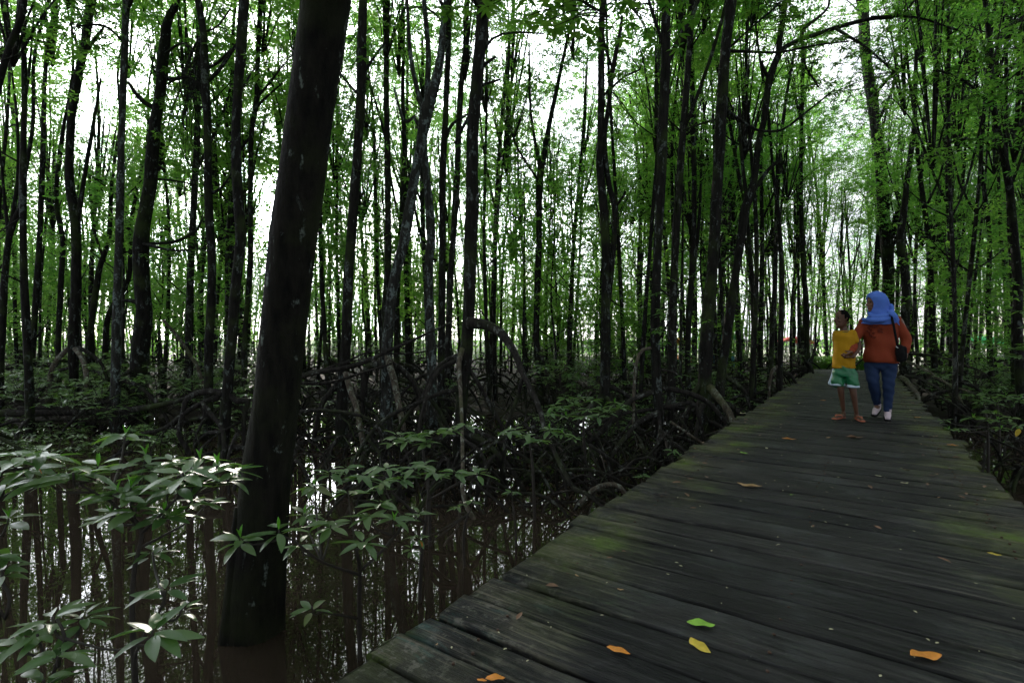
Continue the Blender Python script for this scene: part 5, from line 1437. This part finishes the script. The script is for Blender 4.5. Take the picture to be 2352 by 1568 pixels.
for (bt, bp, bx0, bx1, by0, by1, nn) in (
    ('p', [(1843, 90, 6, 9.8), (1850, 150, 5, 9.4), (1880, 200, 4, 9.0)], 1780, 1930, 90, 250, 34),
    ('p', [(1918, 65, 7, 9.6), (1990, 110, 5, 9.2), (2060, 170, 4, 8.8)], 1900, 2090, 60, 240, 46),
    ('p', [(2000, 40, 7, 9.6), (2100, 40, 5, 9.2), (2200, 70, 4, 9.0)], 2020, 2240, -50, 120, 50),
    ('o', [(1668, 117, 6, 8.6), (1730, 60, 5, 8.6), (1790, 10, 4, 8.6)], 1690, 1850, -60, 130, 46),
    ('t', [(2283, 250, 7, 9.5), (2220, 190, 5, 9.2), (2150, 160, 4, 9.0)], 2120, 2290, 90, 270, 46),
    ('t', [(2262, 0, 7, 9.5), (2310, -20, 5, 9.2), (2350, 40, 4, 9.0)], 2260, 2380, -50, 220, 46),
    ('t', [(2303, 350, 6, 9.5), (2240, 320, 5, 9.8), (2170, 330, 4, 10)], 2150, 2310, 280, 380, 30),
    ('c', [(287, 100, 6, 9.5), (240, 60, 5, 9.3), (180, 60, 4, 9.2)], 120, 280, -20, 130, 30),
    ('aa', [(110, 100, 6, 12.5), (60, 90, 5, 11), (10, 100, 4, 10)], -30, 120, 20, 150, 34),
    ('e', [(467, 75, 6, 8.8), (500, 60, 4, 8.8), (530, 20, 4, 8.8)], 480, 545, 0, 110, 14),
    ('d', [(376, 125, 6, 10.5), (420, 100, 5, 10), (460, 130, 4, 9.8)], 360, 470, 130, 330, 34),
    ('f', [(545, 225, 6, 7.6), (570, 180, 5, 8), (590, 150, 4, 8.4)], 545, 600, 120, 290, 16),
    ('g', [(590, 225, 6, 12), (620, 190, 5, 11.5), (650, 150, 4, 11)], 640, 720, 40, 260, 18),
    ('e', [(467, 75, 6, 8.8), (440, 120, 5, 9.3), (420, 180, 4, 10)], 380, 540, 200, 420, 30),
    ('q', [(2003, 225, 8, 20), (2060, 160, 6, 19), (2120, 120, 5, 18)], 1900, 2200, 60, 420, 90),
    ('h', [(829, 225, 6, 8.2), (790, 180, 5, 8.4), (770, 150, 4, 8.6)], 765, 880, 60, 420, 34),
    ('l', [(1240, 420, 6, 12.5), (1200, 360, 5, 11), (1180, 320, 4, 10.6)], 1120, 1330, 120, 400, 50),
    ('m', [(1381, 225, 6, 9.2), (1430, 180, 5, 9), (1470, 160, 4, 9)], 1400, 1510, 80, 330, 34),
    ('j3', [(1029, 60, 6, 11), (980, 20, 5, 10.5), (930, 20, 4, 10)], 880, 1040, -30, 100, 26)):
    bough(bt, 'a', bp, [(random.uniform(bx0, bx1), random.uniform(by0, by1), bp[1][3] + random.uniform(-.8, .8), random.uniform(.10, .13)) for _ in range(nn)])
rs = [(random.gauss(410, 45), random.gauss(575, 14), random.uniform(9.2, 10), .12) for _ in range(16)]
bough('d', 'a', [(330, 560, 6, 10.4), (400, 575, 5, 9.8), (470, 570, 4, 9.5)], rs)
rs = [(random.gauss(1545, 40), random.gauss(735, 60), random.uniform(6.3, 6.9), .10) for _ in range(20)]
bough('n', 'a', [(1508, 790, 5, 7.0), (1535, 740, 4, 6.8), (1560, 670, 3, 6.6)], rs, 6)

# ------------------------------------------------------------------ fallen leaves on the boards
random.seed(8)
def leaf_color(name, c): return plain(name, c, .5, .2, 40, .3)
LC = {'yellow': leaf_color('yellow_dead_leaf', (.55, .40, .05)), 'orange': leaf_color('orange_dead_leaf', (.60, .22, .03)), 'green': leaf_color('pale_green_leaf', (.22, .42, .05)), 'tan': leaf_color('tan_dead_leaf', (.33, .20, .09)), 'pale': leaf_color('pale_dead_leaf', (.42, .38, .24)), 'brown': leaf_color('brown_dead_leaf', (.14, .07, .04))}
leafs = [(1610, 1436, 'green', 58, 0, 'broad pale green leaf lying above the curled yellow leaf'), (1610, 1488, 'yellow', 60, -62, 'curled yellow leaf lying just below the green one'),
         (1420, 1498, 'orange', 52, -12, 'narrow orange leaf lying along a gap in the boards'), (2128, 1511, 'orange', 68, 8, 'large curled orange leaf at the bottom right'),
         (1138, 1561, 'orange', 42, 10, 'orange leaf cut by the bottom edge of the photo'), (1107, 1564, 'orange', 22, -15, 'small orange scrap at the bottom edge'),
         (1722, 1117, 'tan', 50, -10, 'tan curled leaf at the left side of the boards'), (1812, 1009, 'orange', 28, -4, 'yellow-orange leaf lying nearest below the boy, left of the small tan ones'),
         (1760, 1030, 'pale', 13, 25, 'small pale yellow leaf near the left edge of the boards'), (1709, 1041, 'green', 20, -20, 'tiny green sliver on the mossy left edge'),
         (1903, 1006, 'tan', 16, 5, 'small tan leaf below the boy sandals'), (1963, 1006, 'brown', 34, -5, 'narrow brown leaf below the woman and boy'),
         (2017, 1094, 'pale', 14, -40, 'small whitish folded leaf in the middle of the boards'), (2077, 1110, 'pale', 18, 2, 'pale oblong leaf right of the whitish one'),
         (1818, 1137, 'green', 9, 0, 'tiny bright green leaf bit in the middle distance'), (2284, 1274, 'yellow', 24, -18, 'slim yellow leaf near the right edge'),
         (2188, 1023, 'orange', 20, -15, 'orange leaf on the right mossy edge'), (1891, 920, 'orange', 12, 0, 'orange leaf to the left behind the boy'),
         (2094, 943, 'pale', 12, 0, 'pale leaf on the mossy right edge beside the woman'), (2107, 959, 'orange', 13, 0, 'rusty leaf on the right edge beside the woman shoes'),
         (1835, 927, 'pale', 10, 20, 'pale leaf on the boards far left behind the boy'), (1706, 950, 'pale', 14, 0, 'pale leaf on the far left mossy edge'),
         (1425, 1355, 'tan', 14, -5, 'thin tan sliver on the near boards'), (1325, 1323, 'tan', 12, -30, 'short straw bit on the near boards'), (1003, 1481, 'tan', 8, 60, 'tiny tan scrap near the bottom left of the boards')]
for (x, y, c_, wpx, ang, lab) in leafs:
    p = deck_point(x, y); sc_ = p[1] / F
    L = wpx * sc_ * 1.05
    curl = random.uniform(.15, .35)
    v, f = leaf_pts(L, L * (.48 if wpx > 30 and c_ != 'tan' and y != 1498 else .38), 9, .35, 0)
    v[:, 0] -= L / 2
    t = v[:, 0] / L
    v[:, 2] += curl * L * .5 * (t * t * 4) * .5 + .04 * L * np.sin(t * 9 + x) * (np.abs(v[:, 1]) / (L * .2))
    v[:, 1] += .10 * L * np.sin(t * 2.6 + y)
    # lie so that it points along the asked direction in the picture: foreshortened ground plane
    fs = (y - HOR) / F
    a = math.atan2(math.sin(R(ang)) / max(fs, .25), math.cos(R(ang)))
    v = orient(v, (0, 0, 0), a, 0, 0)
    g = Geo(); v[:, 2] -= v[:, 2].min(); g.add(v, f)
    me = make_mesh('fallen_leaf', g, LC[c_])
    o = put('fallen_leaf', me, None, (p[0], p[1], .004))
    md = o.modifiers.new('thick', 'SOLIDIFY'); md.thickness = .0006
    tag(o, lab, 'leaf', 'fallen leaves on the boardwalk')
# scattered specks of litter
g = Geo()
for _ in range(210):
    s_ = random.uniform(.2, 14) if random.random() < .7 else random.uniform(.2, 4); xo = random.uniform(-1.2, .78)
    px_, py_ = xo * DY + s_ * DX, -xo * DX + s_ * DY
    L = random.uniform(.004, .013) * (1 + s_ * .12)
    v, f = leaf_pts(L, L * .5, 4, .3, 0)
    g.add(orient(v, (px_, py_, .006), random.random() * 6.28, 0, 0), f)
tag(put('leaf_litter', make_mesh('leaf_litter', g, LC['pale'])), 'tiny pale specks of leaf litter strewn over the boards', 'leaf litter', kind='stuff')
g = Geo()
for _ in range(170):
    s_ = random.uniform(.4, 16); xo = random.choice([random.uniform(-1.2, .78), random.uniform(.2, .78), random.uniform(-1.22, -.8)])
    px_, py_ = xo * DY + s_ * DX, -xo * DX + s_ * DY
    L = random.uniform(.02, .06)
    v, f = leaf_pts(L, L * random.uniform(.3, .5), 5, .5, -.1)
    g.add(orient(v, (px_, py_, .008), random.random() * 6.28, 0, random.uniform(-.3, .3)), f)
tag(put('leaf_crumbs', make_mesh('leaf_crumbs', g, LC['brown'])), 'brown crumbs of old leaves scattered along the boards', 'leaf litter', kind='stuff')
# dead leaves caught on plants
for (x, y, d, L, c_, lab) in ((82, 1070, 1.8, .04, 'orange', 'orange dead leaf caught in the sapling at the left'), (965, 1242, 2.9, .05, 'orange', 'orange leaf hanging by the sapling right of the huge trunk'), (2342, 985, 5.2, .10, 'yellow', 'yellow leaf hanging at the right edge of the photo'),
                              (686, 917, 2.9, .035, 'pale', 'pale dry leaf stuck to the side of the huge trunk')):
    v, f = leaf_pts(L, L * .42, 7, .3, .2); g = Geo(); g.add(orient(v, (0, 0, 0), 1.2, R(-50), .4), f)
    o = put('dead_leaf', make_mesh('dead_leaf', g, LC[c_]), None, at(x, y, d)); o.modifiers.new('thick', 'SOLIDIFY').thickness = .0006
    tag(o, lab, 'leaf')

# ------------------------------------------------------------------ hedges and stalls beyond the trees
def hedge(label, x0, x1, d, h, n_):
    a = at(x0, HOR, d); b = at(x1, HOR, d)
    root = thing('clipped_hedge', label, 'hedge', (a[0], a[1], -.5), 0, 'hedges beyond the boardwalk')
    rng = np.random.default_rng(int(x0))
    g = Geo()
    L_ = b - a; ln = abs(L_[0])
    P = rng.random((n_, 3)) * np.array([ln, .7, h])
    az = rng.random(n_) * 6.28; el = rng.normal(0, .6, n_); L = rng.uniform(.06, .11, n_)
    dd = np.stack([np.cos(az) * np.cos(el), np.sin(az) * np.cos(el), np.sin(el)], 1); s1 = np.stack([-np.sin(az), np.cos(az), rng.normal(0, .4, n_)], 1)
    V = np.stack([P, P + dd * (L * .5)[:, None] + s1 * (L * .25)[:, None], P + dd * L[:, None], P + dd * (L * .5)[:, None] - s1 * (L * .25)[:, None]], 1).reshape(-1, 3)
    g.v.append(V); g.f.append(np.arange(n_ * 4).reshape(-1, 4)); g.n = len(V); g.t.append(np.repeat(rng.random(n_), 4))
    put('foliage', make_mesh('foliage', g, M['crown'], False), root)
    g = Geo()
    for k_ in range(int(ln / .4) + 1): tube(g, [(k_ * .4, .35, -.2), (k_ * .4 + .05, .35, h * .8)], .02, 5, .3, .1)
    put('stems', make_mesh('stems', g, M['stem']), root)
hedge('yellow-green clipped hedge closing off the end of the boardwalk', 1862, 2010, 22.5, .72, 9000)
hedge('dark clipped hedge beyond the trees right of the woman', 2170, 2330, 21, .75, 9000)
for nm, c_ in (('red', (.55, .06, .04)), ('blue', (.03, .28, .60)), ('orange', (.60, .20, .03)), ('teal', (.02, .30, .25)), ('cream', (.75, .72, .65)), ('greenc', (.05, .40, .12))):
    M['c_' + nm] = plain('awning_' + nm, c_, .7, .1, 5)
def stall(label, x0, x1, ytop, d, roof, wall, h=None):
    a = at(x0, ytop, d); b = at(x1, ytop, d); gz = -.45
    root = thing('market_stall', label, 'stall', (a[0], a[1], gz), 0, 'stalls in the clearing beyond the forest')
    W_ = b[0] - a[0]; H_ = a[2] - gz; dp = 2.0
    def box(g, x_0, x_1, y_0, y_1, z_0, z_1):
        g.add([(x_0, y_0, z_0), (x_1, y_0, z_0), (x_1, y_1, z_0), (x_0, y_1, z_0), (x_0, y_0, z_1), (x_1, y_0, z_1), (x_1, y_1, z_1), (x_0, y_1, z_1)],
              [(0, 3, 2, 1), (4, 5, 6, 7), (0, 1, 5, 4), (1, 2, 6, 5), (2, 3, 7, 6), (3, 0, 4, 7)])
    g = Geo(); e = .15
    g.add([(-e, -e, H_ * .82), (W_ + e, -e, H_ * .82), (W_ + e, dp + e, H_ * .82), (-e, dp + e, H_ * .82), (W_ * .35, dp / 2, H_), (W_ * .65, dp / 2, H_), (-e, -e, H_ * .74), (W_ + e, -e, H_ * .74)],
          [(0, 1, 5, 4), (2, 3, 4, 5), (6, 7, 1, 0), (0, 3, 2, 1)])
    g.f.append(np.array([(1, 2, 5), (3, 0, 4)]))
    put('awning', make_mesh('awning', g, M[roof], False), root)
    for xx in (0, W_):
        for yy in (0, dp):
            g = Geo(); tube(g, [(xx, yy, 0), (xx, yy, H_ * .82)], .03, 6, 1, 0); put('post', make_mesh('post', g, M['metal']), root)
    g = Geo(); box(g, .05, W_ - .05, .1, .6, 0, H_ * .38); put('counter', make_mesh('counter', g, M[wall], False), root)
stall('red-roofed stall with pale counter glimpsed behind the boy', 1824, 1862, 772, 30, 'c_red', 'c_cream')
stall('blue tarpaulin stall glimpsed between trunks left of the boardwalk', 1636, 1692, 758, 27, 'c_teal', 'c_blue')
stall('orange booth glimpsed left of the tall straight trunk', 1560, 1592, 776, 28, 'c_orange', 'c_orange')
stall('green-roofed stall far right beyond the trees', 2255, 2330, 772, 30, 'c_greenc', 'c_cream')
print('objects', len(bpy.data.objects), 'spots', len(spots))
